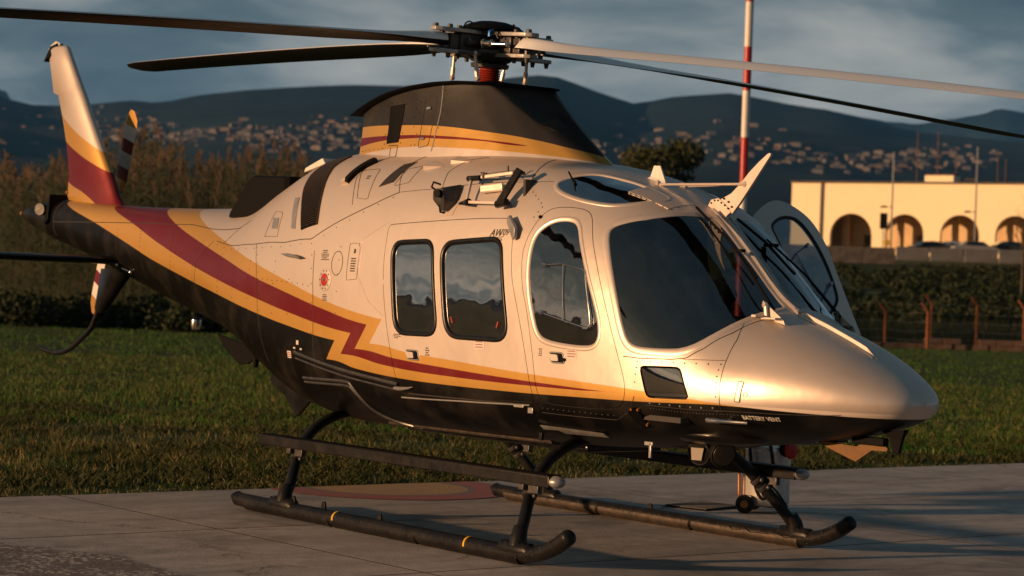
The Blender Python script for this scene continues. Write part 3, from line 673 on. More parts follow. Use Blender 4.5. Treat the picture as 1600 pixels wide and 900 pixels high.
# intake grille: bowed frame plate with slats
GL = [(-1.20,24.,0),(-1.235,27.5,0),(-1.30,34,0),(-1.43,46,0),(-1.50,56,0),(-1.50,70,0)]; GR = [(-.985,25.5,0),(-1.0,29,0),(-1.05,38,0),(-1.12,49,0),(-1.17,58,0),(-1.13,70,0)]
for port in (False, True):
    patch(GL, GR, 6, 26, .004, 'intake_grille', M['matt'], port=port)
    gm = MB(); A = resample_n([np.array(p[:2]) for p in GL], 46); B = resample_n([np.array(p[:2]) for p in GR], 46)
    for j in range(1, 46):
        a, b = A[j], B[j]; pa = []
        for k in range(7):
            q = a*(1-k/6)+b*k/6; tt = 180-q[1] if port else q[1]; pa.append(sp(q[0], tt, .009))
        gm.tube(pa, .0038, 5)
    for k in (0, 1):
        L_ = (A, B)[k]; gm.tube([sp(q[0], 180-q[1] if port else q[1], .006) for q in L_], .006, 6)
    gm.obj('grille_slat', M['grille'], HELI, kind='stuff')
    # side vents, small scoops, panels
    patch([(-1.385,1.99),(-1.52,2.215)], [(-1.315,1.985),(-1.43,2.22)], 3, 6, .003, 'vent_mesh', M['grey'], port=port)
    patch([(-1.745,1.99),(-1.78,2.07)], [(-1.635,1.988),(-1.665,2.07)], 3, 4, .003, 'vent_mesh', M['grey'], port=port)
    patch([(-.34,44,0),(-.24,60,0)], [(-.19,47,0),(-.12,63,0)], 4, 5, .004, 'vent_mesh', M['grille'], port=port)
    sg = 1 if port else -1
    # rounded ejector lip
    pa = [(-.84,45),(-.80,51),(-.74,57),(-.66,63)]
    mb = MB(); rings = []
    for i in range(9):
        q = np.array(catmull(pa, 3)[i]); c = sp(q[0], 180-q[1] if port else q[1], 0); n = Vector(N(q[0], 180-q[1] if port else q[1])); fx = Vector((1, 0, 0)); fx = (fx-n*fx.dot(n)).normalized()
        s_ = .55 if i in (0,) else 1; rings.append([c-fx*.02-n*.01, c-fx*.01+n*.030*s_, c+fx*.05+n*.042*s_, c+fx*.075+n*.030*s_, c+fx*.07-n*.01])
    mb.loft(rings); mb.obj('vent_lip', M['champ'], HELI, 50, bev=.003)
    mb = MB(); rings = [[Vector(p)+Vector((.004, 0, .0))+(r[3]-r[0]).normalized()*.004 for p in (r[2], r[3], r[4])] for r in rings]
    for r0, r1 in zip(rings, rings[1:]): mb.add([r0[0], r0[1], r0[2], r1[0], r1[1], r1[2]], [(0, 1, 4, 3), (1, 2, 5, 4)])
    mb.obj('vent_opening', M['matt'], HELI)
    # roof scoops
    for (x, t) in ((.10, 60), (.34, 66)):
        tt = 180-t if port else t; c = sp(x, tt); n = Vector(N(x, tt)); fx = Vector((1, 0, 0)); fx = (fx-n*fx.dot(n)).normalized(); w = n.cross(fx)
        MB().add([c-fx*.05-w*.045-n*.004, c-fx*.05+w*.045-n*.004, c-fx*.045+w*.035+n*.020, c-fx*.045-w*.035+n*.020, c+fx*.13-w*.012, c+fx*.13+w*.012], [(3, 2, 5, 4), (0, 3, 4), (1, 5, 2)]).obj('roof_scoop', M['champ'], HELI, 30)
        MB().add([c-fx*.052-w*.042-n*.002, c-fx*.052+w*.042-n*.002, c-fx*.047+w*.032+n*.018, c-fx*.047-w*.032+n*.018], [(0, 1, 2, 3)]).obj('scoop_opening', M['matt'], HELI)
# fuel filler, round panel, louvred access panel
def disc(x, z, r, off, name, m, parent=HELI, port=False, h=.006, n=24, sc=1.):
    c = on(x, z, 0, port); nn = Vector(N(x, T(*c))); fx = Vector((1, 0, 0)); fx = (fx-nn*fx.dot(nn)).normalized(); w = nn.cross(fx)
    pv = [c+(fx*cos(2*pi*k/n)+w*sin(2*pi*k/n)*sc)*r for k in range(n)]
    return MB().add([p-nn*.004 for p in pv]+[p+nn*(off+h) for p in pv]+[c+(p-c)*.9+nn*(off+h+.002) for p in pv], [(k, (k+1) % n, n+(k+1) % n, n+k) for k in range(n)]+[(n+k, n+(k+1) % n, 2*n+(k+1) % n, 2*n+k) for k in range(n)]+[tuple(range(2*n, 3*n))]).obj(name, m, parent)
fc = disc(-.765, 1.628, .082, .0, 'fuel_filler', M['champ'], h=.003); disc(-.765, 1.628, .044, .004, 'filler_cap', M['redp'], fc, h=.006); disc(-.765, 1.628, .012, .010, 'cap_latch', M['steel'], fc)
for k in range(10):
    a = 2*pi*k/10; disc(-.765+.064*cos(a), 1.628+.064*sin(a), .006, .003, 'cap_screw', M['matt'], fc, n=8, h=.002)
cl = [(-.62+.075*cos(a), 1.745+.085*sin(a)) for a in np.linspace(0, 2*pi, 22)[:-1]]; strip(cl, .005, closed=True)
ap = patch([(-.455,1.67),(-.455,1.862)], [(-.345,1.672),(-.345,1.862)], 3, 5, .003, 'access_panel', M['champ'])
for k in range(6): patch([(-.435, 1.69+k*.017), (-.435, 1.698+k*.017)], [(-.375, 1.69+k*.017), (-.375, 1.698+k*.017)], 2, 1, .0055, 'louvre', M['ink'], ap)
patch([(-.41,1.815),(-.41,1.845)], [(-.39,1.815),(-.39,1.845)], 1, 1, .0055, 'latch', M['ink'], ap)
# small printed plates (unreadable lines of print in the photograph)
def lines(x, z, w, h, n, m=M['ink'], seed=1, port=False):
    r = random.Random(seed); mb = MB()
    for i in range(n):
        ww = w*r.uniform(.55, 1); x0 = x-ww/2; zz = z+h/2-h*(i+.5)/n
        while x0 < x+ww/2:
            l = r.uniform(.006, .018); a = [on(x0, zz-h/n*.27, .0012), on(x0+l, zz-h/n*.27, .0012), on(x0+l, zz+h/n*.27, .0012), on(x0, zz+h/n*.27, .0012)]; mb.add(a, [(0, 1, 2, 3)]); x0 += l+.005
    return mb.obj('printed_lines', m, HELI, 0)
lines(-.80, 1.80, .10, .075, 6, seed=3); lines(-.76, 1.505, .07, .05, 4, seed=4); lines(.18, 1.272, .08, .035, 3, seed=5); lines(1.72, 1.235, .03, .05, 4, seed=6); lines(.54, 1.185, .05, .06, 4, seed=8); lines(-.55,2.35,.06,.03,2,seed=9)
for (x, z, w, h, s_) in ((1.105, 1.255, .105, .060, 11), (2.015, 1.238, .095, .055, 12), (-1.27, 1.085, .06, .05, 13), (-1.13, 1.175, .035, .03, 14), (-1.18, 1.135,.03,.012,15), (-1.08,1.13,.03,.012,16)):
    patch([(x-w/2, z-h/2), (x-w/2, z+h/2)], [(x+w/2, z-h/2), (x+w/2, z+h/2)], 2, 2, .0015, 'placard', M['inkw'], thick=.001)
    if w > .05:
        mb = MB(); r = random.Random(s_)
        for i in range(3):
            x0 = x-w*.38; zz = z+h*.28-h*.28*i
            while x0 < x+w*.34:
                l = r.uniform(.006, .016); mb.add([on(x0, zz-.003, .0028), on(x0+l, zz-.003, .0028), on(x0+l, zz+.003, .0028), on(x0, zz+.003, .0028)], [(0, 1, 2, 3)]); x0 += l+.004
        mb.obj('printed_lines', M['inkr'], HELI, 0)
for (x, z, a) in ((.80,1.40,.45), (1.285,1.385,-.4)):
    c = on(x, z, .003); u = Vector((cos(1.57+a), 0, sin(1.57+a))); w = Vector((sin(1.57+a), 0, -cos(1.57+a)))
    MB().box(c, (.010, .003, .042), Matrix.Rotation(-a, 3, 'Y')).obj('window_sticker', M['inkr'], cd_s)
def text(s, x, z, size, m, shear=0., flat=True, parent=HELI, offn=.0018, bold=0.):
    cu = bpy.data.curves.new('t', 'FONT'); cu.body = s; cu.size = size; cu.shear = shear; cu.offset = bold; ob = bpy.data.objects.new('t', cu); COL.objects.link(ob)
    me = bpy.data.meshes.new_from_object(ob.evaluated_get(bpy.context.evaluated_depsgraph_get())); bpy.data.objects.remove(ob)
    vs = [on(x+v.co.x, z+v.co.y, offn) for v in me.vertices]; fs = [tuple(p.vertices) for p in me.polygons]; bpy.data.meshes.remove(me)
    return raw('lettering', vs, fs, m, parent)
text('AW', 1.108, 1.937, .066, M['ink'], .35, bold=.0008); text('109', 1.200, 1.944, .058, M['ink'], .30)
strip([(1.165,1.930),(1.215,1.931),(1.25,1.938)], .004, name='lettering', m=M['ink'])
text('T R E K K E R', 1.098, 1.908, .024, M['ink'], .2, bold=.0003)
text('BATTERY VENT', 3.262, .934, .031, M['inkw'], bold=.0006)
text('AREA', 1.62, .80, .03, M['seam'])
# door handles
def handle(cx, cz, w, h, par):
    rim = rpoly([(cx-w/2, cz+h/2), (cx+w/2, cz+h/2), (cx+w/2+.02, cz-h/2), (cx-w/2+.03, cz-h/2)], .018, 4)
    strip(rim, .010, name='handle_rim', m=M['grey'], parent=par, closed=True, h=.005, d=.012)
    mb = MB(); n = len(rim); c0 = on(cx+.01, cz, .001)
    mb.add([c0]+[on(p[0], p[1], .001) for p in rim], [(0, 1+i, 1+(i+1) % n) for i in range(n)]); mb.obj('handle_recess', M['matt'], par)
    g = rpoly([(cx-w/2+.012, cz+h/2-.010), (cx+w*.22, cz+h/2-.012), (cx+w*.30, cz-h/2+.012), (cx-w/2+.040, cz-h/2+.012)], .012, 4); n = len(g)
    MB().add([on(p[0], p[1], .002) for p in g]+[on(p[0], p[1], .016) for p in g], [(i, (i+1) % n, n+(i+1) % n, n+i) for i in range(n)]+[tuple(range(n, 2*n))]).obj('door_handle', M['champ'], par, bev=0)
handle(.365, 1.155, .14, .062, cd_s); handle(1.87, 1.208, .135, .062, pd_s)
disc(1.955, 1.20, .010, .004, 'door_lock', M['matt'], pd_s, n=10)
# cabin door rail and lower channels
mb = MB(); pts = [(-1.17,1.098),(-.8,1.045),(-.4,.998),(.0,.964),(.20,.948)]
for k, (o1, r_) in enumerate(((.008, .013), (.002, .008))): mb.tube([on(x, z+.008-.042*k, o1) for x, z in catmull(pts, 5)], r_, 8)
mb.obj('door_rail', M['railm'], HELI)
mb = MB(); mb.prism([on(x, z, .001) for x, z in ((-1.17,1.095),(-.8,1.042),(-.4,.995),(.0,.96),(.2,.945),(.2,.922),(.0,.936),(-.4,.970),(-.8,1.012),(-1.16,1.062))], (0, -.006, 0)); mb.obj('rail_channel', M['matt'], HELI)
mb = MB(); mb.tube([on(.17, .930, .012), on(.25, .932, .022), on(.33, .938, .016), on(.37, .946, .004)], [.018, .022, .014, .004], 10, flat=.7); mb.obj('rail_end_fairing', M['grey'], HELI)
mb = MB()
for k in (0, 1):
    mb.tube([sp(x, t-k*3.0+1.5, .006) for x, t in catmull([(-1.10,-27),(-.75,-23.5),(-.47,-21.5),(-.40,-24),(-.33,-33),(-.25,-46),(-.12,-58),(.05,-66)], 5)], .011-.002*k, 8)
mb.obj('belly_strake', M['railm'], HELI)
strip([(.2,.868),(.9,.885),(1.6,.905)], .010, name='door_sill_strip', m=M['grey'], h=.006)
strip([(.30,.90),(1.58,.908)], .006, h=.004)
mb = MB(); mb.box(on(1.50, .897, .008), (.10, .012, .018)); mb.box(on(1.60, .875, .006), (.05, .01, .035)); mb.obj('door_roller', M['grey'], HELI, bev=.003)
mb = MB(); mb.tube([(-.32, -.50, .660), (.6, -.52, .662), (1.52, -.52, .668)], .012, 8); mb.obj('belly_rail', M['gear_worn'], HELI)
# black diamond step cover and bracket under the pilot door
mb = MB(); mb.prism([on(x, z, .004) for x, z in ((2.48,.915),(2.53,.955),(2.585,.915),(2.58,.85),(2.54,.835))], (0, -.012, 0)); mb.obj('jacking_cover', M['matt'], HELI, bev=.002)
for x, z in ((2.52,.945),(2.57,.945),(2.585,.862)): disc(x, z, .008, .010, 'cover_bolt', M['orange'], HELI, n=8)
mb = MB(); mb.prism([sp(1.62, -37, .004), sp(2.15, -44, .004), sp(2.15, -50, .004), sp(1.80, -46, .004), sp(1.76, -42, .004), sp(1.62, -42, .004)], (0, -.012, -.004)); mb.obj('foot_plate', M['grey'], HELI, bev=.002)
mb = MB(); mb.box((2.52, -.60, .74), (.07, .012, .022)); mb.box((2.535, -.60, .70), (.018, .012, .085)); mb.obj('tie_down_bracket', M['grey'], HELI, bev=.002)
mb = MB(); mb.box((1.50, -.60, .715), (.03, .02, .07)); mb.box((1.53, -.60, .742), (.09, .02, .018)); mb.obj('tie_down_bracket', M['gear'], HELI, bev=.002)
# chin blister
mb = MB(); mb.sphere((2.78, -.30, .815), 1, 20, (.42, .24, .070)); mb.sphere((2.78, .30, .815), 1, 20, (.42, .24, .070)); mb.obj('belly_blister', M['black'], HELI, 60)
mb = MB(); mb.box((1.85, 0, .735), (1.35, .60, .07)); mb.box((.6, 0, .635), (2.0, .62, .06)); mb.obj('belly_pan', M['black'], HELI, bev=.02)
# pitot tube on the black nose flank
a, b = on(3.06, .936, .035), on(3.31, .944, .045)
mb = MB(); mb.tube([on(3.20, .94, -.01), on(3.19, .94, .030)], .008, 8); mb.tube([a, a.lerp(b, .3), a.lerp(b, .32), b], [.016, .015, .012, .009], 10); mb.obj('pitot_tube', M['steel'], HELI)
# nose: small latch panels
patch([(3.247,1.034),(3.265,1.140)], [(3.272,1.032),(3.290,1.138)], 2, 4, .003, 'latch_panel', M['champ']); strip([(3.243,1.030),(3.262,1.144),(3.294,1.142),(3.276,1.028)], .004, closed=True, d=.01)
strip([(3.31+.013*cos(a), 1.072+.013*sin(a)) for a in np.linspace(0, 2*pi, 13)[:-1]], .003, closed=True, d=.006)
# centre post, nose strake, wire cutters
def cz(x): return sec(x)[1]
mb = MB(); rings = []
for x in np.linspace(2.36, 3.13, 20):
    z = cz(x); nn = Vector(N(x, 90)); rings.append([Vector((x, y, z))+nn*h for y, h in ((-.034, -.004), (-.028, .010), (-.012, .017), (.012, .017), (.028, .010), (.034, -.004))])
mb.loft(rings); mb.obj('windshield_post', M['champ'], HELI, 50)
mb = MB()
for y in (-.022, .022): mb.tube([Vector((x, y, cz(x)+.022)) for x in np.linspace(2.45, 3.10, 16)], .005, 6)
mb.obj('post_deflector', M['grey'], HELI)
mb = MB(); rings = []
for x in np.linspace(3.14, 3.74, 16):
    z = cz(x); h = .030*min(1, (x-3.10)/.08)*(1 if x < 3.66 else (3.745-x)/.085+.02); rings.append([(x, -.022, z-.004), (x, -.014, z+h*.9), (x, -.004, z+h), (x, .010, z+h*.9), (x, .02, z-.004)])
mb.loft(rings); mb.obj('nose_strake', M['champ'], HELI, 40)
mb = MB(); mb.tube([(x, -.034, cz(x)+.002) for x in np.linspace(3.14, 3.73, 14)], .006, 6); mb.obj('strake_seal', M['steel'], HELI)
mb = MB(); out = [(2.833,2.452),(2.828,2.466),(2.808,2.462),(2.739,2.418),(2.659,2.359),(2.588,2.294),(2.506,2.232),(2.411,2.196),(2.416,2.168),(2.519,2.108),(2.584,2.171)]
out = [(a, b) for a, b in out]; mb.prism([(a, -.009, b) for a, b in out], (0, .018, 0)); WCU = mb.obj('wire_cutter', M['champ'], HELI, bev=.002, label='upper wire cutter blade')
mb = MB(); mb.prism([(a, -.014, b) for a, b in ((2.308,2.159),(2.335,2.196),(2.40,2.204),(2.445,2.178),(2.515,2.120),(2.475,2.095),(2.472,2.04),(2.435,2.035),(2.38,2.10))], (0, .028, 0)); mb.obj('cutter_base', M['champ'], WCU, bev=.002)
mb = MB()
for a, b in ((2.34,2.175),(2.37,2.19),(2.40,2.19),(2.43,2.175),(2.46,2.16),(2.49,2.14),(2.45,2.20),(2.49,2.18),(2.52,2.15),(2.45,2.06),(2.43,2.10)):
    mb.cyl((a, -.018, b), (a, .018, b), .006, 8)
mb.obj('cutter_bolt', M['matt'], WCU, kind='stuff')
mb = MB(); mb.cyl((1.94, -.10, cz(1.94)), (2.62, -.014, 2.285), .008, 8); mb.cyl((1.94, .10, cz(1.94)), (2.62, .014, 2.285), .008, 8)
for y in (-.10, .10): mb.sphere((1.94, y, cz(1.94)+.006), .02, 8)
mb.sphere((2.62, 0, 2.285), .022, 8); mb.obj('cutter_strut', M['champ'], WCU)
mb = MB(); mb.loft([[(1.74, -.05, 2.325), (1.92, -.015, 2.29), (1.92, .015, 2.29), (1.74, .05, 2.325)], [(1.77, -.02, 2.345), (1.90, -.008, 2.315), (1.90, .008, 2.315), (1.77, .02, 2.345)], [(1.79, -.010, 2.415), (1.845, -.004, 2.412), (1.845, .004, 2.412), (1.79, .010, 2.415)]]); mb.obj('roof_antenna', M['white'], HELI, bev=.003)
mb = MB(); mb.cyl(on(1.543, 2.056)+Vector((0, 0, 0)), on(1.543, 2.056)+Vector((0, -.01, .01)), .01); mb.obj('drain_hole', M['matt'], HELI)
mb = MB(); mb.tube([sp(1.62, 62, 0), sp(1.60, 62, .03)+Vector((0, 0, .0)), sp(1.585, 62, .075)], [.012, .006, .005], 8); mb.obj('air_probe', M['matt'], HELI)
patch([(2.0,70,0),(2.0,84,0)], [(2.30,72,0),(2.30,86,0)], 4, 4, .003, 'roof_plate', M['champ']); o = rivets([S(2.02,70),S(2.30,72)], gap=.04); rv2 = MB().add(o.v, o.f)
for a in (72, 76, 80, 84): q = rivets([S(2.02, a), S(2.31, a+1)], gap=.045); rv2.add(q.v, q.f)
rv2.obj('rivets', M['matt'], HELI, kind='stuff')
# lower wire cutter, blade antenna, lamps
mb = MB(); mb.prism([(a, .007, b) for a, b in ((3.30,.800),(3.36,.812),(3.60,.800),(3.66,.825),(3.80,.832),(3.84,.805),(3.83,.79),(3.72,.787),(3.60,.715),(3.42,.765))], (0, -.014, 0)); mb.obj('lower_wire_cutter', M['amber_shaded'], HELI, bev=.001)
mb = MB(); mb.box((3.70, 0, .838), (.24, .05, .045)); mb.obj('cutter_mount', M['matt'], HELI, bev=.006)
mb = MB(); mb.loft([[(3.80, -.02, .90), (3.97, -.02, .92), (3.97, .02, .92), (3.80, .02, .90)], [(3.85, -.012, .865), (3.945, -.012, .865), (3.945, .012, .865), (3.85, .012, .865)], [(3.875, -.008, .785), (3.92, -.008, .785), (3.92, .008, .785), (3.875, .008, .785)]]); mb.obj('blade_antenna', M['matt'], HELI, bev=.003)
mb = MB(); mb.cyl((3.28,.0,.80),(3.52,.02,.822),.006,6); mb.obj('whisker_antenna', M['steel'], HELI)
LM = MB(); LM.lathe([(.03, -.10), (.060, -.085), (.078, -.03), (.082, .0), (.078, .012)], (2.80, -.27, .695), (.93, -.30, -.22), 22); lamp = LM.obj('landing_light', M['gear'], HELI)
MB().lathe([(.070, 0), (.066, .010), (.02, .014)], (2.805, -.272, .694), (.93, -.30, -.22), 22).obj('lamp_glass', M['grille'], lamp)
MB().box((2.78, -.27, .755), (.05, .05, .08)).obj('lamp_bracket', M['gear'], lamp, bev=.004)
LM = MB(); LM.lathe([(.03, -.13), (.072, -.11), (.080, .0), (.074, .012)], (2.66, -.33, .695), (.3, -.93, -.15), 22); lamp2 = LM.obj('search_light', M['gear'], HELI)
MB().lathe([(.070, 0), (.064, .012), (.02, .016)], (2.662, -.333, .694), (.3, -.93, -.15), 22).obj('lamp_glass', M['matt'], lamp2)
ax_ = Vector((.3, -.93, -.15)).normalized(); rt = Vector((.95, .31, 0)).normalized(); up_ = rt.cross(ax_).normalized()
if up_.z < 0: up_ = -up_
lc = Vector((2.664, -.333, .690))+ax_*.018
MB().prism([lc+rt*a_+up_*b_ for a_, b_ in ((-.040, .038), (.045, .038), (.025, -.036), (-.040, -.036))], ax_*.008).obj('reflector', M['lens'], lamp2)
MB().box((2.62, -.27, .77), (.10, .06, .10)).obj('lamp_bracket', M['gear'], lamp2, bev=.004)
# camera-like floodlight high on the side
c0 = on(.60, 2.20)
mb = MB(); mb.loft([[c0+Vector(p) for p in r] for r in ([(-.10, .03, .06), (.05, .03, .08), (.07, .03, -.05), (.02, .02, -.11), (-.03, .02, -.11), (-.10, .03, -.03)], [(-.09, -.11, .035), (.03, -.12, .05), (.05, -.12, -.03), (.0, -.08, -.10), (-.03, -.08, -.10), (-.09, -.11, -.03)])]); fl = mb.obj('flood_light', M['darkalloy'], HELI, bev=.012)
mb = MB(); mb.cyl(c0+Vector((.0, -.10, .01)), c0+Vector((.01, -.145, .01)), .026, 14); mb.obj('light_barrel', M['matt'], fl)
mb = MB(); mb.tube([c0+Vector(p) for p in ((-.07, -.09, .03), (-.085, -.12, .055), (-.05, -.13, .085), (.0, -.11, .07))], .007, 7); mb.obj('light_cable', M['rubber'], fl)
patch([(.50,2.06),(.52,2.16)], [(.66,2.07),(.69,2.17)], 3, 3, .003, 'mounting_plate', M['champ'])
mb = MB(); mb.tube([on(.56, 2.09, 0), on(.56, 2.085, .03), on(.57, 2.12, .06)], .008, 8); mb.obj('light_stay', M['gear'], fl)
# hoist bracket frame
def bar(mb, p, q, w, h): p, q = Vector(p), Vector(q); d = (q-p); u = d.normalized(); s_ = u.cross(Vector((0, 1, 0))).normalized(); n = u.cross(s_); mb.box((p+q)/2, (d.length, w, h), Matrix((u, n, s_)).transposed())
A0, A1, B0, B1 = on(.80, 2.270, .07), on(.84, 2.135, .055), on(1.20, 2.285, .085), on(1.19, 2.125, .055)
mb = MB(); bar(mb, A0, B0, .016, .020); bar(mb, A0, A1, .016, .018); bar(mb, A1, B1, .016, .020); HB = mb.obj('hoist_bracket', M['champ'], HELI, bev=.003)
mb = MB(); bar(mb, B1+Vector((0, -.01, 0)), B0+Vector((.06, -.01, .02)), .022, .055); mb.tube([B1+Vector((-.04, 0, -.01)), B1+Vector((.06, 0, .005))], .026, 8); mb.tube([A1+Vector((-.09, .01, -.01)), A1+Vector((.03, 0, .0))], [.008, .026], 8); mb.tube([A0+Vector((-.04, .0, 0)), A0+Vector((.09, 0, .002))], .019, 8); mb.obj('bracket_arm', M['gear'], HB, bev=.003, kind='stuff')
mb = MB(); bar(mb, A0.lerp(A1, .45)+Vector((.08, .03, 0)), B0.lerp(B1, .45)+Vector((-.10, .03, 0)), .02, .055); mb.obj('bracket_plate', M['champ'], HB, bev=.01)
mb = MB()
for p in (A0, A1, B0, B1): mb.cyl(p+Vector((0, .07, 0)), p, .012, 8); mb.cyl(p, p+Vector((0, -.018, 0)), .010, 8)
mb.cyl(A0+Vector((.12, 0, .0)), A0+Vector((.12, 0, .04)), .008, 6); mb.cyl(B0+Vector((-.08, 0, .0)), B0+Vector((-.08, 0, .045)), .008, 6); mb.tube([A0+Vector((.10, 0, .035)), A0+Vector((.16, 0, .03))], .006, 6); mb.obj('bracket_bolt', M['darkalloy'], HB)
# door latch arm above the gap between the doors
c0 = on(1.33, 2.0, .004); mb = MB(); mb.prism([c0+Vector(p) for p in ((-.05, 0, .055), (-.015, -.012, .07), (.075, -.03, -.01), (.075, -.03, -.07), (.045, -.022, -.085), (-.045, 0, .02))], (-.006, -.02, -.004)); mb.obj('door_latch_arm', M['grey'], HELI, bev=.004)
# aft side antenna and small bits
mb = MB(); a, b = on(-1.36, 1.797, .05), on(-1.09, 1.775, .05); rings = []
for k, s_ in enumerate((.2, .8, 1, .9, .3)):
    c = a.lerp(b, k/4); rings.append([c+Vector((0, .02*s_*cos(q), .014*s_*sin(q))) for q in np.linspace(0, 2*pi, 11)[:-1]])
mb.loft(rings); mb.tube([on(-1.15, 1.77, -.01), on(-1.14, 1.78, .05)], .008, 8); mb.obj('towel_bar_antenna', M['grey'], HELI)
mb = MB(); mb.prism([(-2.10, -.17, 2.44), (-2.08, -.17, 2.475), (-1.84, -.17, 2.545), (-1.80, -.17, 2.50)], (0, .12, 0)); mb.obj('cowl_latch_fairing', M['white'], HELI, bev=.006)
# exhausts
for sy in (-1, 1):
    mb = MB(); y = .20*sy; x0 = 0 if sy < 0 else -.04; rings = []
    for f in np.linspace(0, 1, 5):
        cx = -2.28-.40*f+x0; bz = 2.12+.0*f; ring = [(-.26+.02*f, -.04), (.05, -.04), (.19, .24), (-.02, .29)]
        rings.append([])
    sec_ = lambda yy: [(-2.93+x0, yy, 2.09), (-2.905+x0, yy, 2.13), (-2.60+x0, yy, 2.40), (-2.565+x0, yy, 2.415), (-2.05+x0, yy, 2.40), (-2.05+x0, yy, 2.10), (-2.60+x0, yy, 2.085)]
    for yy, s_ in ((y-.15, .86), (y-.12, 1), (y+.12, 1), (y+.15, .86)):
        r = [Vector(p) for p in sec_(yy)]; c = sum(r, Vector())/len(r); rings.append([c+(p-c)*(1 if s_ == 1 else .93) for p in r])
    mb.loft([r for r in rings if r]); mb.obj('exhaust_duct', M['grille'] if 0 else M['matt'], HELI, 30)
# rear belly ventral strake
for y in (-.16, .16):
    mb = MB(); mb.prism([(x, y, z) for x, z in ((-3.35,1.16),(-3.25,1.06),(-2.98,.93),(-2.86,.94),(-2.75,.99),(-2.7,1.06))], (0, .02, 0)); mb.obj('belly_antenna', M['matt'], HELI, bev=.004)
    mb = MB(); mb.prism([(x, y*1.5, z) for x, z in ((-2.34,.90),(-2.38,.85),(-2.34,.81),(-2.14,.73),(-1.97,.59),(-1.92,.61),(-1.78,.72)) ], (0, .024, 0)); mb.obj('ventral_strake', M['black'], HELI, bev=.004)
mb = MB(); mb.lathe([(.02, .0), (.045, -.02), (.048, -.06), (.038, -.10), (.01, -.115)], (-3.85, -.08, 1.28), (0, 0, 1), 14); mb.obj('belly_beacon', M['steel'], HELI)
mb = MB(); mb.lathe([(.02, .02), (.028, -.0), (.02, -.05), (.005, -.06)], (-2.66, -.2, .98), (0, 0, 1), 10); mb.obj('drain_mast', M['matt'], HELI)
for x, z in ((-5.02,1.70),(-4.72,1.64)):
    mb = MB(); c = on(x, z, .01); mb.sphere(c, .022, 10); mb.tube([c, c+Vector((-.11, -.03, .03))], .006, 6); mb.obj('trailing_probe', M['steel'], HELI)
# ------------------------------------------------------------------ rotor fairing
def ztop(x):
    return float(np.interp(x, [-1.6, -1.35, -1.22, -1.08, -.84, -.62, -.40, -.13, .1, .45, .75, 1.5], [2.77, 2.803, 2.828, 2.858, 2.915, 2.955, 2.982, 3.0, 3.002, 2.982, 2.945, 2.85]))
def fair_pt(u, f, top=0.):
    """u runs round the plan outline 0..1 from rear centre by starboard to the nose; f from base to top"""
    xr, xf = -1.12+.02*f, 1.60-.90*f**.92
    if u < .12: s, k = 0., u/.12
    else: s, k = (u-.12)/.88, 1.
    prof = float(np.interp(s, [0, .08, .25, .42, .58, .72, .84, .93, .98, 1], [.80, .90, 1.0, 1.0, .93, .78, .57, .34, .155, 0]))
    x = xr+(xf-xr)*s; w = (.430-.085*f+.03*f**6)*prof*k; zb = 2.30
    return np.array((x, -w, zb+f*(ztop(x)-zb)))
us = np.concatenate([np.linspace(0, .12, 4), .12+.88*(1-(1-np.linspace(0.02, 1, 44))**1.5)])
rings = []
for f in list(np.linspace(0, .9, 12))+[.94, .97, 1.0]:
    st = [fair_pt(u, f) for u in us]; rings.append(st+[p*[1, -1, 1] for p in st[::-1][1:-1]])
mb = MB(); mb.loft(rings, cap=False)
FAIR = mb.obj('rotor_fairing', M['fairing'], HELI, 60)
# cap plate with a sharp rim that overhangs the walls
mb = MB(); rings = []
for g, dz in ((.90, -.012), (1.08, -.016), (1.15, -.006), (1.12, .006), (.5, .028), (.02, .032)):
    rr = []
    for u in us:
        p = fair_pt(u, 1.0); q = np.array((-.42+(p[0]+.42)*((g+.02*(g > 1)) if p[0] < -.42 or g < 1 else 1+(g-1)*.35), p[1]*g, 0)); q[2] = ztop(q[0])+dz; rr.append(q)
    rings.append(rr+[p*[1, -1, 1] for p in rr[::-1][1:-1]])
mb.loft(rings); mb.obj('fairing_cap', M['matt'], FAIR, 40)
def fp(x, z, off=0.):
    """point on the starboard wall of the fairing"""
    lo, hi = .12, 1.
    f = (z-2.30)/(ztop(x)-2.30)
    for _ in range(40):
        m_ = (lo+hi)/2
        if fair_pt(m_, f)[0] < x: lo = m_
        else: hi = m_
    p = fair_pt((lo+hi)/2, f); return Vector((p[0], p[1]-off, p[2]))
def fpatch(c, off, name, m, parent=FAIR, n=6, th=.006):
    v = []; f = []
    for o in (off, off-th):
        for i in range(n+1):
            for j in range(n+1):
                a = np.array(c[0])*(1-i/n)+np.array(c[1])*i/n; b = np.array(c[3])*(1-i/n)+np.array(c[2])*i/n; q = a*(1-j/n)+b*j/n; v.append(fp(q[0], q[1], o))
    N1 = (n+1)**2
    for i in range(n):
        for j in range(n): f.append((i*(n+1)+j, i*(n+1)+j+1, (i+1)*(n+1)+j+1, (i+1)*(n+1)+j))
    rim = [i*(n+1) for i in range(n+1)]+[n*(n+1)+j for j in range(1, n+1)]+[i*(n+1)+n for i in range(n-1, -1, -1)]+[j for j in range(n-1, 0, -1)]
    f += [(rim[k], rim[(k+1) % len(rim)], rim[(k+1) % len(rim)]+N1, rim[k]+N1) for k in range(len(rim))]
    return MB().add(v, f).obj(name, m, parent, 40)
fpatch([(-.65,2.865), (-.465,2.875), (-.50,2.605), (-.665,2.600)], .004, 'air_inlet', M['matt'])
def fstrip(pts, w=.005, m=None, name='panel_seam'):
    mb = MB(); mb.tube([fp(x, z, .0005) for x, z in resample(pts, .03, False)], w/2, 5); return mb.obj(name, m or M['seam'], FAIR)
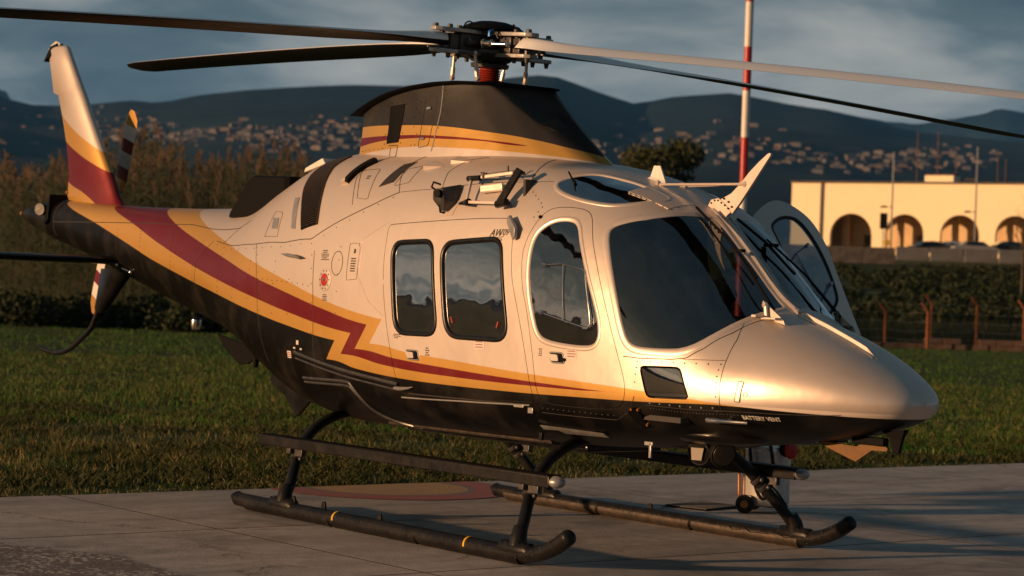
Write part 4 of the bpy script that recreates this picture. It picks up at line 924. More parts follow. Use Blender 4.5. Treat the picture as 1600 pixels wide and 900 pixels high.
fstrip([(-.045,2.985),(-.05,2.8),(-.085,2.53)], .010, M['grey']); fstrip([(-.22,2.90),(-.10,2.91),(-.13,2.57),(-.25,2.56),(-.22,2.90)])
fstrip([(-.63,2.585),(-.50,2.585),(-.51,2.50)], .006); fstrip([(-.60,2.57),(-.60,2.50)], .006)
for x, z in ((-.17, 2.83), (-.20, 2.62)): fpatch([(x-.025, z-.008), (x-.02, z+.010), (x+.02, z+.008), (x+.02, z-.004)], .012, 'panel_latch', M['steel'], n=2)
mb = MB()
for pts in ([(-.70,2.60),(-.69,2.88),(-.44,2.89),(-.47,2.60)], [(-.32,2.90),(-.34,2.58)], [(-.02,2.95),(-.06,2.56)], [(-1.05,2.56),(-.72,2.57)], [(-.27,2.88),(-.29,2.58)]):
    for q in resample(pts, .07, False): mb.sphere(fp(q[0], q[1], .0), .0045, 6)
mb.obj('rivets', M['matt'], FAIR, kind='stuff')
patchv = [(.52,2.90),(.60,2.90),(.92,2.72),(.86,2.71)]
mb = MB(); mb.loft([[fp(.50, 2.88, .0), fp(.62, 2.88, .0), fp(.66, 2.84, .0)], [fp(.80, 2.70, .03)+Vector((.02,0,0)), fp(.90, 2.73, .03)+Vector((.04,0,0)), fp(.88, 2.68, .02)], [fp(.86, 2.66, 0), fp(.98, 2.68, 0), fp(.96, 2.64, 0)]]); mb.obj('front_scoop', M['black'], FAIR, bev=.003)
mb = MB(); mb.lathe([(.045, 0), (.05, .01), (.048, .03), (.030, .048), (.005, .055)], (-.78, -.1, ztop(-.78)+.025), (0, 0, 1), 16); mb.obj('anti_collision_light', M['steel'], HELI)
# ------------------------------------------------------------------ main rotor on its tilted mast
TILT = Matrix.Translation((0, 0, 3.0)) @ Matrix.Rotation(.0775, 4, 'Y') @ Matrix.Translation((0, 0, -3.0))
def robj(mb, name, m, ang=35, bev=0, parent=HELI, **kw):
    o = mb.obj(name, m, parent, ang, bev, **kw); o.data.transform(TILT); return o
mb = MB(); prof = [(.085, 3.0)]
for k in range(7): prof += [(.082, 3.012+k*.016), (.064, 3.020+k*.016)]
mb.lathe(prof+[(.07, 3.13)], n=24); robj(mb, 'mast_boot', M['red'], 60)
mb = MB(); mb.lathe([(.10, 3.125), (.13, 3.130), (.135, 3.155), (.10, 3.17), (.06, 3.18), (.06, 3.40)], n=24); SW = robj(mb, 'swashplate', M['darkalloy'])
mb = MB(); mb.lathe([(.205, 3.385), (.215, 3.392), (.210, 3.402), (.16, 3.428), (.09, 3.447), (.02, 3.453)], n=32); mb.lathe([(.07, 3.31), (.075, 3.39)], n=16); robj(mb, 'hub_cap', M['matt'], 50)
mb = MB(); mb.lathe([(.13, 3.17), (.17, 3.20), (.19, 3.225), (.19, 3.25), (.13, 3.27), (.14, 3.33), (.17, 3.35), (.16, 3.37), (.09, 3.38)], n=24)
for k in range(8):
    a = 2*pi*k/8+.2; mb.box((.13*cos(a), .13*sin(a), 3.26+.03*(k % 2)), (.06, .035, .05), Matrix.Rotation(a, 3, 'Z'))
HUB = robj(mb, 'rotor_hub', M['darkalloy'], bev=.004)
RB = 5.52
def blade_prof(r):
    ch = float(np.interp(r, [.40, .55, .9, 1.3, 5.05, 5.3, RB-.06, RB], [.14, .16, .26, .315, .315, .29, .19, .12]))
    th = float(np.interp(r, [.40, .55, .9, 1.3, 4.0, RB-.05, RB], [.105, .095, .055, .038, .030, .014, .004]))
    sw = float(np.interp(r, [0, 5.05, 5.3, RB], [0, 0, -.03, -.11]))
    return ch, th, sw, radians(float(np.interp(r, [.4, .8, 5.5], [8, 9, 5.5])))
for ai, (psi, lab) in enumerate(((-1, 'blade pointing forward over the nose'), (88, 'blade pointing to port'), (180, 'blade pointing aft over the tail boom'), (-90, 'blade pointing to starboard'))):
    a = radians(psi); d = Vector((cos(a), sin(a), 0)); e = Vector((-sin(a), cos(a), 0)); up = Vector((0, 0, 1)); z0 = 3.285
    def bp(r): return d*r+Vector((0, 0, z0-.0465*r*(r/5.5)**.35))
    mb = MB(); rings = []; shape = [(.36, 0), (.34, .40), (.24, .75), (.08, 1), (-.12, .95), (-.35, .60), (-.55, .25), (-.66, .03), (-.66, -.03), (-.5, -.15), (-.25, -.28), (0, -.42), (.2, -.40), (.33, -.25)]
    rl_ = [.40, .47, .55, .7, .85, 1.0, 1.2, 1.5, 2, 2.5, 3, 3.5, 4, 4.5, 4.9, 5.05, 5.18, 5.3, 5.4, 5.47, RB]
    for r in rl_:
        ch, th, sw, pt = blade_prof(r); c = bp(r)+e*sw; pt += radians({-1: 0., 88: -6., 180: 2.5, -90: 1.5}[psi]*min(1, max(0, (r-.6)/1.4)))
        ee = e*cos(pt)+up*sin(pt); uu = up*cos(pt)-e*sin(pt); rings.append([c+ee*(x*ch)+uu*(y*th*.62) for x, y in shape])
    n = len(shape)
    for i in range(len(rings)-1):
        for k in range(n):
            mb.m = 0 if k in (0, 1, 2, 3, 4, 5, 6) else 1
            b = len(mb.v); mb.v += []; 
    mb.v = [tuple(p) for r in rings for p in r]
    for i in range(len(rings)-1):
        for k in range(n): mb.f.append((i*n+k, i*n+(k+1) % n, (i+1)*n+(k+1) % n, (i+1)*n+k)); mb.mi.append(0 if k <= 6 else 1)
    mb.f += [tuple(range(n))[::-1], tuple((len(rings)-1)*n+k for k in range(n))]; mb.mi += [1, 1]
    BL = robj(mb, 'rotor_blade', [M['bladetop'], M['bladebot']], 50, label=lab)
    R3 = Matrix((d, e, up)).transposed()
    # fork plates above and below the blade root with bolts
    def P_(x, y, z): return d*x+e*y+Vector((0, 0, z0+z))
    for zz, m_, nm in ((.070, M['grey'], 'fork_plate'), (-.076, M['grey'], 'fork_plate')):
        mb = MB(); out = [(.08,.06),(.20,.085),(.34,.075),(.46,.060),(.50,.03),(.50,-.03),(.46,-.060),(.34,-.075),(.20,-.085),(.08,-.06)]
        mb.prism([P_(x, y, zz-.008) for x, y in out], (0, 0, .026)); robj(mb, nm, m_, bev=.003)
    mb = MB()
    for x, y in ((.28, .0), (.38, .03), (.46, -.025)):
        mb.cyl(P_(x, y, .088), P_(x, y, .112), .021, 10, .016); mb.cyl(P_(x, y, -.078), P_(x, y, -.118), .020, 10, .012)
    mb.cyl(P_(.30, 0, -.07), P_(.30, 0, .08), .02, 8); mb.cyl(P_(.42, 0, -.07), P_(.42, 0, .08), .018, 8); robj(mb, 'hub_bolt', M['darkalloy'])
    mb = MB(); mb.box(P_(.20, 0, -.002), (.20, .115, .120), R3); mb.box(P_(.33, 0, -.002), (.09, .07, .11), R3); mb.cyl(P_(.12, .05, 0), P_(.26, .085, .0), .030, 10); robj(mb, 'elastomeric_bearing', M['darkalloy'], bev=.012)
    # Y-shaped grip
    mb = MB(); y_ = -.085 if psi in (-90, 180) else .085
    mb.prism([P_(.10, y_, .02), P_(.10, y_, -.035), P_(.18, y_, -.035), P_(.27, y_, -.055), P_(.48, y_, -.055), P_(.48, y_, -.045), P_(.30, y_, -.042), P_(.25, y_, -.015), P_(.25, y_, .01), P_(.30, y_, .035), P_(.48, y_, .045), P_(.48, y_, .055), P_(.27, y_, .05), P_(.18, y_, .02)], e*.02); robj(mb, 'blade_grip', M['grey'], bev=.002)
    # damper, pitch horn, hose
    mb = MB(); mb.tube([P_(.12, -.15, .0), P_(.20, -.14, .0), P_(.21, -.14, 0), P_(.33, -.10, .0)], [.030, .030, .014, .012], 12); mb.sphere(P_(.12, -.15, 0), .036, 10); mb.sphere(P_(.33, -.10, 0), .022, 8); robj(mb, 'lag_damper', M['steel'])
    mb = MB(); mb.tube([P_(.17, -.14, .05), P_(.17, -.14, .085), P_(.19, -.14, .09)], [.016, .016, .012], 8); robj(mb, 'damper_reservoir', M['blue'])
    mb = MB(); mb.tube(catmull([P_(.18, .03, .09), P_(.19, .03, .13), P_(.215, .02, .145), P_(.24, .01, .13), P_(.255, .01, .09)], 4), .0055, 6); mb.tube(catmull([P_(.10, -.10, .03), P_(.13, -.11, .09), P_(.18, -.12, .10), P_(.23, -.11, .04)], 4), .0055, 6); robj(mb, 'bonding_cable', M['rubber'])
    mb = MB(); mb.cyl(P_(.21, .16, -.245+.0), P_(.235, .14, -.075), .011, 8); mb.sphere(P_(.21, .16, -.24), .020, 8); mb.sphere(P_(.235, .14, -.075), .021, 8); mb.cyl(P_(.215, .157, -.23), P_(.222, .15, -.17), .016, 8); robj(mb, 'pitch_link', M['champ'])
    mb = MB(); mb.prism([P_(.20, .16, -.085), P_(.26, .15, -.085), P_(.36, .05, -.085), P_(.30, .02, -.085)], (0, 0, .022)); robj(mb, 'pitch_horn', M['darkalloy'], bev=.003)
# ------------------------------------------------------------------ tail
def airfoil(c_le, c_te, th, n=9):
    """closed vertical-fin section in the xz frame at given leading/trailing points"""
    le, te = Vector(c_le), Vector(c_te); L = (te-le); out = []
    for k in range(n): s = (k/(n-1))**1.6; out.append(le+L*s+Vector((0, -1, 0))*th*(2.6*sqrt(max(s, 0))*(1-s)*.52+.04*(1-s)+.0))
    for k in range(n-2, 0, -1): s = (k/(n-1))**1.6; out.append(le+L*s+Vector((0, 1, 0))*th*(2.6*sqrt(s)*(1-s)*.52+.04*(1-s)))
    return out
mb = MB(); rings = []
for z, le, te, th in ((2.10,-5.20,-6.56,.18),(2.20,-5.34,-6.54,.155),(2.30,-5.47,-6.52,.135),(2.52,-5.63,-6.50,.13),(2.81,-5.87,-6.58,.12),(3.05,-6.07,-6.68,.115),(3.27,-6.24,-6.79,.11),(3.30,-6.27,-6.89,.11),(3.55,-6.48,-6.98,.10),(3.70,-6.60,-7.04,.095),(3.725,-6.63,-7.03,.06)):
    rings.append(airfoil((le, 0, z), (te, 0, z), th, 14))
mb.loft(rings); FIN = mb.obj('tail_fin', M['fin'], HELI, 50)
mb = MB(); mb.prism([(-6.93, -.035, 3.735), (-6.80, -.03, 3.76), (-6.86, -.03, 3.66), (-7.08, -.03, 3.60)], (0, .07, 0)); mb.obj('fin_tip_fairing', M['matt'], FIN, bev=.006)
mb = MB(); mb.tube([(-6.97, 0, 3.74), (-6.86, 0, 3.765), (-6.78, 0, 3.745)], [.012, .02, .012], 8); mb.obj('tail_light', M['white'], FIN)
mb = MB()
for k in range(22): z = 2.6+.05*k; x = -5.83-(z-2.52)*.81; mb.sphere((x, -.050+(z-2.6)*.011, z), .0055, 6)
mb.obj('rivets', M['matt'], FIN, kind='stuff')
mb = MB(); rings = []
for z, le, te, th in ((1.66,-5.15,-5.78,.13),(1.50,-5.38,-5.82,.10),(1.31,-5.62,-5.88,.08),(1.26,-5.70,-5.87,.05)): rings.append(airfoil((le, 0, z), (te, 0, z), th, 10))
mb.loft(rings); mb.obj('ventral_fin', M['black'], HELI, 50)
mb = MB(); mb.tube(catmull([(-5.80, 0, 1.30), (-5.93, 0, 1.12), (-6.15, 0, 1.0), (-6.38, 0, .90), (-6.62, 0, .862), (-6.85, 0, .872), (-7.0, 0, .895)], 4), .024, 10); mb.obj('tail_skid', M['gear'], HELI)
mb = MB(); mb.prism([(-6.66, -.17, 2.06), (-6.58, -.20, 2.05), (-6.50, -.205, 2.09), (-6.52, -.18, 2.33), (-6.60, -.15, 2.33), (-6.68, -.12, 2.25)], (0, .36, 0)); mb.obj('gearbox_cowl', M['matt'], HELI, bev=.02)
mb = MB(); mb.cyl((-6.70, -.16, 2.19), (-6.68, -.20, 2.19), .055, 16); mb.obj('cowl_opening', M['gear'], HELI)
mb = MB(); mb.sphere((-7.50, 0, 2.165), .022, 8); mb.sphere((-6.52, -.0, 2.355), .02, 8); mb.obj('tail_position_light', M['orange'], HELI)
# horizontal stabiliser, both sides
for sy, lab in ((-1, 'starboard stabiliser'), (1, 'port stabiliser')):
    mb = MB(); rings = []
    for y, le, te, th in ((.18,-4.98,-5.52,.075),(.6,-5.02,-5.52,.07),(1.30,-5.08,-5.51,.062),(1.36,-5.12,-5.49,.04)):
        r = []
        for k in range(10): s = (k/9)**1.5; r.append((le+(te-le)*s, y*sy, 1.735+th*(sqrt(s)*(1-s)*1.25+.06*(1-s))))
        for k in range(8, 0, -1): s = (k/9)**1.5; r.append((le+(te-le)*s, y*sy, 1.735-th*(sqrt(s)*(1-s)*1.25+.06*(1-s))))
        rings.append(r)
    mb.loft(rings); mb.obj('stabiliser', M['black'], HELI, 50, label=lab)
# tail rotor
TR = Vector((-6.31, .36, 2.18)); TA = radians(71)
mb = MB(); mb.cyl(TR-Vector((0, .34, 0)), TR+Vector((0, .06, 0)), .05, 14); mb.cyl(TR, TR+Vector((0, .10, 0)), .085, 14, .06); mb.tube([TR+Vector((.14, -.03, .10)), TR+Vector((-.14, -.03, -.10))], .02, 8); mb.obj('tail_rotor_hub', M['darkalloy'], HELI, bev=0)
for sgn in (1, -1):
    dr = Vector((cos(TA), 0, sin(TA)))*sgn; ed = Vector((-sin(TA), 0, cos(TA)))*sgn; bounds = [(.14, .30, 'gold'), (.30, .40, 'steel'), (.40, .55, 'mar'), (.55, .68, 'white'), (.68, .80, 'mar'), (.80, .90, 'white'), (.90, 1.0, 'goldp')]
    mb = MB(); mm = ['goldp', 'steel', 'mar', 'white', 'goldp']; seq = [(.12, 4), (.22, 0), (.34, 2), (.46, 3), (.60, 2), (.72, 3), (.85, 0), (.93, 0), (1.0, 0)]; rings = []
    for r, _ in seq:
        ch = float(np.interp(r, [.12, .22, .3, .85, .97, 1.0], [.08, .12, .19, .19, .16, .06])); th = float(np.interp(r, [.12, .3, 1.0], [.045, .024, .010]))
        rings.append([TR+dr*r+ed*(x*ch)+Vector((0, 1, 0))*(y*th*.6-x*ch*.12) for x, y in shape])
    mb.v = [tuple(p) for r in rings for p in r]
    for i in range(len(rings)-1):
        for k in range(n): mb.f.append((i*n+k, i*n+(k+1) % n, (i+1)*n+(k+1) % n, (i+1)*n+k)); mb.mi.append(seq[i][1])
    mb.f += [tuple(range(n))[::-1], tuple((len(rings)-1)*n+k for k in range(n))]; mb.mi += [0, 0]
    mb.obj('tail_rotor_blade', [M[k] for k in mm], HELI, 50)
# ------------------------------------------------------------------ skid landing gear
for sy, side_n in ((-1, 'starboard'), (1, 'port')):
    Y = 1.14*sy; path = [(-1.23, Y, .072), (-1.15, Y, .062), (0, Y, .060), (1.0, Y, .060), (1.85, Y, .060), (2.02, Y, .062), (2.14, Y, .072), (2.27, Y, .105), (2.38, Y, .152), (2.455, Y, .196), (2.485, Y, .218), (2.50, Y, .229)]
    pth = catmull(path, 4); rr = [.048]*len(pth); rr[0] = .030; rr[-1] = .008; rr[-2] = .022; rr[-3] = .032; rr[-4] = .039; rr[-5] = .044; rr[-6] = .047
    mb = MB(); mb.tube(pth, rr, 18); SKD = mb.obj('skid_tube', M['gear'], HELI, label=side_n+' skid tube')
    mb = MB()
    for x0, x1 in ((-1.1, .0), (.03, 1.0), (1.03, 2.05)): mb.tube([(x0, Y, .052), (x1, Y, .052)], .0495, 18); mb.tube([(x0+.01, Y, .020), (x1-.01, Y, .020)], .024, 10)
    mb.obj('skid_shoe', M['gear_worn'] if sy > 0 else M['gear'], SKD)
    for x in ((.05, 1.52) if sy < 0 else ()):
        MB().lathe([(.050, 0), (.0508, .001), (.0508, .016), (.050, .017)], (x, Y, .06), (1, 0, 0), 18).obj('yellow_band', M['yellow'], SKD)
    mb = MB()
    for k in range(34): x = -1.1+k*.1; mb.sphere((x, Y-.044, .078), .0055, 6); mb.sphere((x+.05, Y-.046, .045), .0045, 6)
    for x, z in ((2.20,.10),(2.28,.13),(2.36,.17)): mb.sphere((x, Y-.047, z), .006, 6)
    mb.obj('rivets', M['darkalloy'], SKD, kind='stuff')
    for x, z, h in ((-.50, .10, .055), (-.12, .105, .05), (.55, .10, .04)):
        if sy > 0 and x < .5: continue
        mb = MB(); mb.prism([(x-.022, Y-.008, z-.01), (x+.022, Y-.008, z-.01), (x+.020, Y-.008, z+h*.7), (x+.010, Y-.008, z+h), (x-.010, Y-.008, z+h), (x-.020, Y-.008, z+h*.7)], (0, .016, 0)); mb.obj('tow_lug', M['gear'], SKD, bev=.002)
    if sy > 0:
        mb = MB(); pts = [(1.35,.075),(1.42,.078),(1.44,.060),(1.52,.064),(1.56,.082),(1.62,.060),(1.78,.066),(1.84,.082),(1.95,.060),(2.1,.075),(2.2,.078),(2.25,.10),(2.28,.10)]
        mb.tube([(x, Y-.0505, z) for x, z in pts], .0035, 5); mb.obj('sealant_bead', M['steel'], SKD)
    # step
    Ys = .998*sy; mb = MB(); mb.box((.50, Ys, .492), (3.32, .105, .070)); ST_ = mb.obj('step_beam', M['gear'], HELI, bev=.008, label=side_n+' entry step')
    mb = MB(); mb.box((.50, Ys, .529), (3.30, .095, .004)); mb.obj('step_tread', M['matt'], ST_)
    mb = MB(); mb.lathe([(.050, 0), (.049, .02), (.040, .045), (.02, .060), (.003, .064)], (2.16, Ys, .492), (1, 0, 0), 16); o = mb.obj('step_end_cap', M['grey'], ST_, 50)
    for v in o.data.vertices: v.co.z = .492+(v.co.z-.492)*.74
CT = [(2.0,1.14,.085),(1.985,1.115,.15),(1.95,1.06,.24),(1.86,.945,.40),(1.81,.84,.52),(1.78,.70,.62),(1.765,.54,.685),(1.76,.35,.715),(1.76,0,.72)]
CR = [(-.63,1.14,.085),(-.64,1.115,.15),(-.67,1.06,.24),(-.77,.955,.40),(-.82,.86,.52),(-.85,.72,.62),(-.87,.54,.685),(-.88,.35,.715),(-.88,0,.72)]
for C_, lab in ((CT, 'front cross tube'), (CR, 'rear cross tube')):
    full = [(x, -y, z) for x, y, z in C_]+[(x, y, z) for x, y, z in C_[::-1][1:]]
    mb = MB(); mb.tube(catmull(full, 4), .036, 16); CTO = mb.obj('cross_tube', M['gear'], HELI, label=lab)
    for sy in (-1, 1):
        x, y, z = C_[0]; mb = MB(); mb.tube([(x, y*sy, .10), (x-.004, (y-.012)*sy, .16), (x-.02, (y-.035)*sy, .21)], [.055, .050, .044], 14); mb.tube([(x-.14, y*sy, .070), (x-.12, y*sy, .085), (x+.12, y*sy, .085), (x+.14, y*sy, .070)], [.04, .05, .05, .04], 14)
        for k in range(5): mb.sphere((x-.12+k*.055, (y+.0)*sy-.028, .122), .010, 6); mb.sphere((x-.12+k*.055, (y+.0)*sy+.028, .122), .010, 6)
        mb.obj('skid_saddle', M['gear'], CTO)
        p = Vector(C_[3]); q = Vector(C_[4]); p.y *= sy; q.y *= sy; u = (q-p).normalized(); mb = MB(); mb.cyl(p-u*.035, p-u*.005, .046, 14); mb.cyl(p+u*.030, p+u*.058, .046, 14); mb.sphere(p-u*.02+Vector((.05, 0, .0)), .018, 8); mb.sphere(p+u*.045+Vector((.05, 0, .0)), .018, 8); mb.box(p+Vector((.0, .035*sy, .045)), (.05, .09, .05)); mb.box(p+Vector((.075,.03*sy,.03)),(.10,.035,.05)); mb.obj('step_clamp', M['darkalloy'], CTO, bev=.003)
for x in (-.88, 1.76):
    for sy in (-1, 1): MB().box((x, .40*sy, .735), (.13, .10, .06)).obj('tube_mount', M['gear'], HELI, bev=.01)
mb = MB(); mb.tube(catmull([(1.62, .50, .70), (1.72, .78, .60), (1.90, .99, .40), (1.97, 1.08, .26)], 4), .008, 6); mb.obj('brake_line', M['rubber'], HELI)
# ------------------------------------------------------------------ cockpit interior
mb = MB(); mb.box((1.2, 0, .90), (3.4, 1.40, .03)); mb.obj('cabin_floor', M['lining'], HELI)
mb = MB(); mb.prism([(2.45, -.60, 1.0), (2.92, -.52, 1.10), (2.95, -.48, 1.30), (2.75, -.50, 1.44), (2.45, -.55, 1.50), (2.38, -.58, 1.47), (2.42, -.58, 1.38)], (0, .62, 0))
mb.prism([(2.45, .60, 1.0), (2.92, .52, 1.10), (2.95, .48, 1.30), (2.75, .50, 1.44), (2.45, .55, 1.50), (2.38, .58, 1.47), (2.42, .58, 1.38)], (0, -.62, 0)); IP = mb.obj('instrument_panel', M['matt'], HELI, bev=.02)
for y in (-.48, -.25, .25, .48): MB().box((2.405, y, 1.30), (.01, .19, .15)).obj('display_screen', M['ink'], IP)
MB().box((2.15, 0, 1.05), (.7, .22, .26)).obj('centre_console', M['matt'], HELI, bev=.02)
mb = MB(); mb.tube([(2.50, 0, 1.50), (2.52, 0, 1.60)], .012, 8); mb.sphere((2.52, 0, 1.62), .045, 12); mb.obj('compass', M['matt'], HELI)
mb = MB(); mb.sphere((2.60, -.42, 1.485), .055, 14, (1, 1, .8)); mb.cyl((2.60, -.42, 1.42), (2.60, -.42, 1.47), .05, 12); mb.obj('dash_camera', M['black'], HELI)
def seat(x, y):
    s_ = empty('seat', (x, y, .93), parent=HELI)
    mb = MB(); mb.box((0, 0, .32), (.46, .44, .12)); mb.obj('seat_cushion', M['seat'], s_, bev=.04)
    mb = MB(); mb.box((-.27, 0, .66), (.12, .42, .62), Matrix.Rotation(-.14, 3, 'Y')); mb.obj('seat_back', M['seat'], s_, bev=.045)
    mb = MB(); mb.box((-.33, 0, 1.07), (.09, .26, .17)); mb.obj('headrest', M['seat'], s_, bev=.035)
    mb = MB(); mb.box((0, 0, .13), (.40, .36, .26)); mb.obj('seat_base', M['matt'], s_, bev=.02)
    mb = MB(); mb.box((-.20, .09, .70), (.02, .05, .56), Matrix.Rotation(-.14, 3, 'Y')); mb.box((-.20, -.09, .70), (.02, .05, .56), Matrix.Rotation(-.14, 3, 'Y')); mb.obj('harness', M['ink'], s_)
for x in (1.85, .75, -.15):
    for y in (-.38, .38): seat(x, y)
mb = MB(); mb.box((1.30, 0, 1.65), (.03, 1.3, 1.3)); mb.obj('cabin_partition', M['lining'], HELI, bev=.01)
mb = MB(); mb.box((1.95, 0, 2.13), (.7, .25, .06)); mb.obj('overhead_panel', M['matt'], HELI, bev=.015)
mb = MB(); mb.tube(catmull([(2.2, -.38, .93), (2.22, -.38, 1.2), (2.15, -.38, 1.36)], 4), .015, 8); mb.tube(catmull([(2.2, .38, .93), (2.22, .38, 1.2), (2.15, .38, 1.36)], 4), .015, 8); mb.obj('cyclic_stick', M['matt'], HELI)
# small sliding window in each pilot door: frame rails and stubs
for par, port in ((pd_s, False), (pd_p, True)):
    def q(x, z, o=.004): return on(x, z, o, port)
    mb = MB(); mb.tube([q(x, z) for x, z in ((1.70,1.765),(1.85,1.772),(2.02,1.745),(2.055,1.735),(2.085,1.66),(2.155,1.47),(2.165,1.42),(2.145,1.395),(2.08,1.405),(1.92,1.435),(1.715,1.475))], .0042, 8); mb.obj('sliding_window_frame', M['steel'] if not port else M['blue'], par)
    mb = MB(); mb.tube([q(1.86,1.772), q(1.92,1.435)], .0032, 6); mb.obj('sliding_window_stile', M['steel'] if not port else M['blue'], par)
    for p_ in ((1.70,1.765), (1.715,1.475)): mb = MB(); mb.cyl(q(*p_)-Vector((.016, 0, 0)), q(*p_)+Vector((.016, 0, 0)), .013, 8); mb.obj('window_latch', M['steel'], par)
# wipers: arm, blade, pivot bracket
def WP(x, y, o=.0): t_ = T(x, y, cz(x)); 
def topz(x, y, o=0.):
    zb, zt, hw, zm, nb, nt = sec(x); z = zm+(zt-zm)*max(0, 1-(abs(y)/hw)**nt)**(1/nt); p = Vector((x, y, z)); return p+Vector(N(x, T(x, y, z)))*o
mb = MB(); mb.tube([topz(3.10, -.20, .03), topz(2.86, -.17, .05), topz(2.62, -.14, .035)], [.010, .007, .006], 6); mb.tube([topz(2.86, -.12, .02), topz(2.62, -.14, .030), topz(2.36, -.16, .02)], .008, 6); mb.box(topz(2.70, -.135, .035), (.10, .03, .02)); wp = mb.obj('wiper', M['matt'], HELI)
mb = MB(); mb.tube([topz(3.02, .40, .03), topz(2.80, .30, .05), topz(2.60, .18, .035)], [.012, .007, .006], 6); mb.tube([topz(2.80, .24, .02), topz(2.62, .16, .028), topz(2.46, .08, .02)], .009, 6); mb.box(topz(2.64, .18, .035), (.10, .03, .02)); mb.obj('wiper', M['matt'], HELI)
for y in (-.235, .42):
    b_ = topz(3.125 if y < 0 else 3.05, y); mb = MB(); mb.prism([b_+Vector(p) for p in ((-.07, -.006, .10), (-.075, -.006, .085), (.0, -.006, -.01), (.115, -.006, -.035), (.10, -.006, -.005))], (0, .012, 0)); wb = mb.obj('wiper_guard', M['champ'], HELI, bev=.002)
    mb = MB(); mb.box(b_+Vector((.02, -.03, .0)), (.13, .05, .010)); mb.box(b_+Vector((-.04, -.06, .012)), (.035, .09, .012)); mb.cyl(b_+Vector((-.02, -.02, 0)), b_+Vector((-.03, -.02, .07)), .014, 8); mb.sphere(b_+Vector((-.035, -.02, .075)), .02, 8); mb.obj('wiper_pivot', M['champ'] if y < 0 else M['darkalloy'], wb)
# ================================================================== surroundings
def n2(x, y, s=1.):
    from mathutils import noise
    return noise.fractal(Vector((x*s, y*s, 3.3)), 1., 2., 4)
ED, EN = np.array((.784, .6207)), np.array((-.6207, .784)); EDGE = 14.42
def rampart(x, y):
    """ground height"""
    a = atan2(x, max(y, 1e-3)) if y > 0 else (3 if x > 0 else -3)
    k = min(max((x-9-(y-90)*.02)/10, 0), 1) if y > 40 else 0
    s = min(max((y-110)/118, 0), 1); return 6.55*k*s
def far(r): return 0 if r < 300 else (r-300)*.030*(1 if r < 1500 else 1500/r)
def earth_mat():
    def f(t, b):
        p = t.x(t.n('ShaderNodeNewGeometry').outputs['Position']); n1_ = t.noise(p, .35, 6, .6); n2_ = t.noise(p, 2.6, 5, .65); n3_ = t.noise(p, .05, 3)
        c = t.mix(t.ramp(n1_, [(.40, 0.), (.62, 1.)]), (.034, .060, .012), (.075, .070, .022)); c = t.mix(t.ramp(n2_, [(.4, 0.), (.7, .8)]), c, (.022, .030, .010))
        c = t.mix(t.ramp(n3_, [(.4, 0.), (.6, .5)]), c, (.030, .065, .012)); t.set(b.inputs['Base Color'], c)
        bp = t.n('ShaderNodeBump'); bp.inputs['Strength'].default_value = .6; bp.inputs['Distance'].default_value = .08; t.set(bp.inputs['Height'], n2_); t.set(b.inputs['Normal'], bp.outputs[0])
    return mat('field_ground', rough=.95, spec=.2, fn=f)
M['earth'] = earth_mat()
rs = np.concatenate([np.linspace(0, 40, 12)[:-1], np.linspace(40, 300, 60)[:-1], np.geomspace(300, 1500, 14)]); NA = 240
v = []; f = []
for r in rs:
    for k in range(NA):
        a = 2*pi*k/NA; x, y = r*sin(a), r*cos(a); v.append((x, y, -.03+rampart(x, y)+far(r)))
for i in range(len(rs)-1):
    for k in range(NA): f.append((i*NA+k, (i+1)*NA+k, (i+1)*NA+(k+1) % NA, i*NA+(k+1) % NA))
raw('ground', v, f, M['earth'], smooth=True, kind='structure')
# ------------------------------------------------------------------ hills all round; the skyline ahead follows the photograph
SKY_L = [(-160,150),(0,146),(20,165),(55,163),(95,166),(140,162),(190,156),(240,161),(300,148),(380,140),(460,135),(540,132),(620,134),(700,130),(760,124),(820,117),(850,117),(880,127),(930,146),(985,163),(1030,152),(1080,148),(1130,145),(1170,152),(1230,164),(1290,172),(1360,190),(1420,206),(1500,214),(1600,224),(1780,235)]
def ridge_el(az):
    """elevation angle (tan) of the skyline at azimuth az (radians clockwise from +Y)"""
    px = 800+3419*tan(az) if abs(az) < .3 else None
    rnd = .050+.022*sin(az*3.1+.6)+.014*sin(az*7.3+1.9)+.006*sin(az*17+.4)+.003*sin(az*41)
    sd = max(0, cos(az-atan2(SUN_AZ_VEC.x, SUN_AZ_VEC.y)))**3; rnd *= 1-.45*sd
    if px is None: return rnd
    py = float(np.interp(px, [p[0] for p in SKY_L], [p[1] for p in SKY_L])); u, w = px-800, py-450; h = -(-u*sin(.036)+w*cos(.036))/3419*cos(az)
    k = min(max((.3-abs(az))/.06, 0), 1); return h*k+rnd*(1-k)
def hills_mat(name, c1, c2, c3):
    def f(t, b):
        p = t.x(t.n('ShaderNodeNewGeometry').outputs['Position']); n1_ = t.noise(p, .0022, 7, .6); n2_ = t.noise(p, .012, 6, .7)
        c = t.mix(t.ramp(n1_, [(.42, 0.), (.6, 1.)]), c1, c2); c = t.mix(t.ramp(n2_, [(.50, 0.), (.72, .7)]), c, c3); t.set(b.inputs['Base Color'], c)
    return mat(name, rough=1., spec=.1, fn=f)
M['hills'] = hills_mat('hillside', (.006, .018, .024), (.018, .036, .040), (.040, .050, .048))
from mathutils import noise as mn
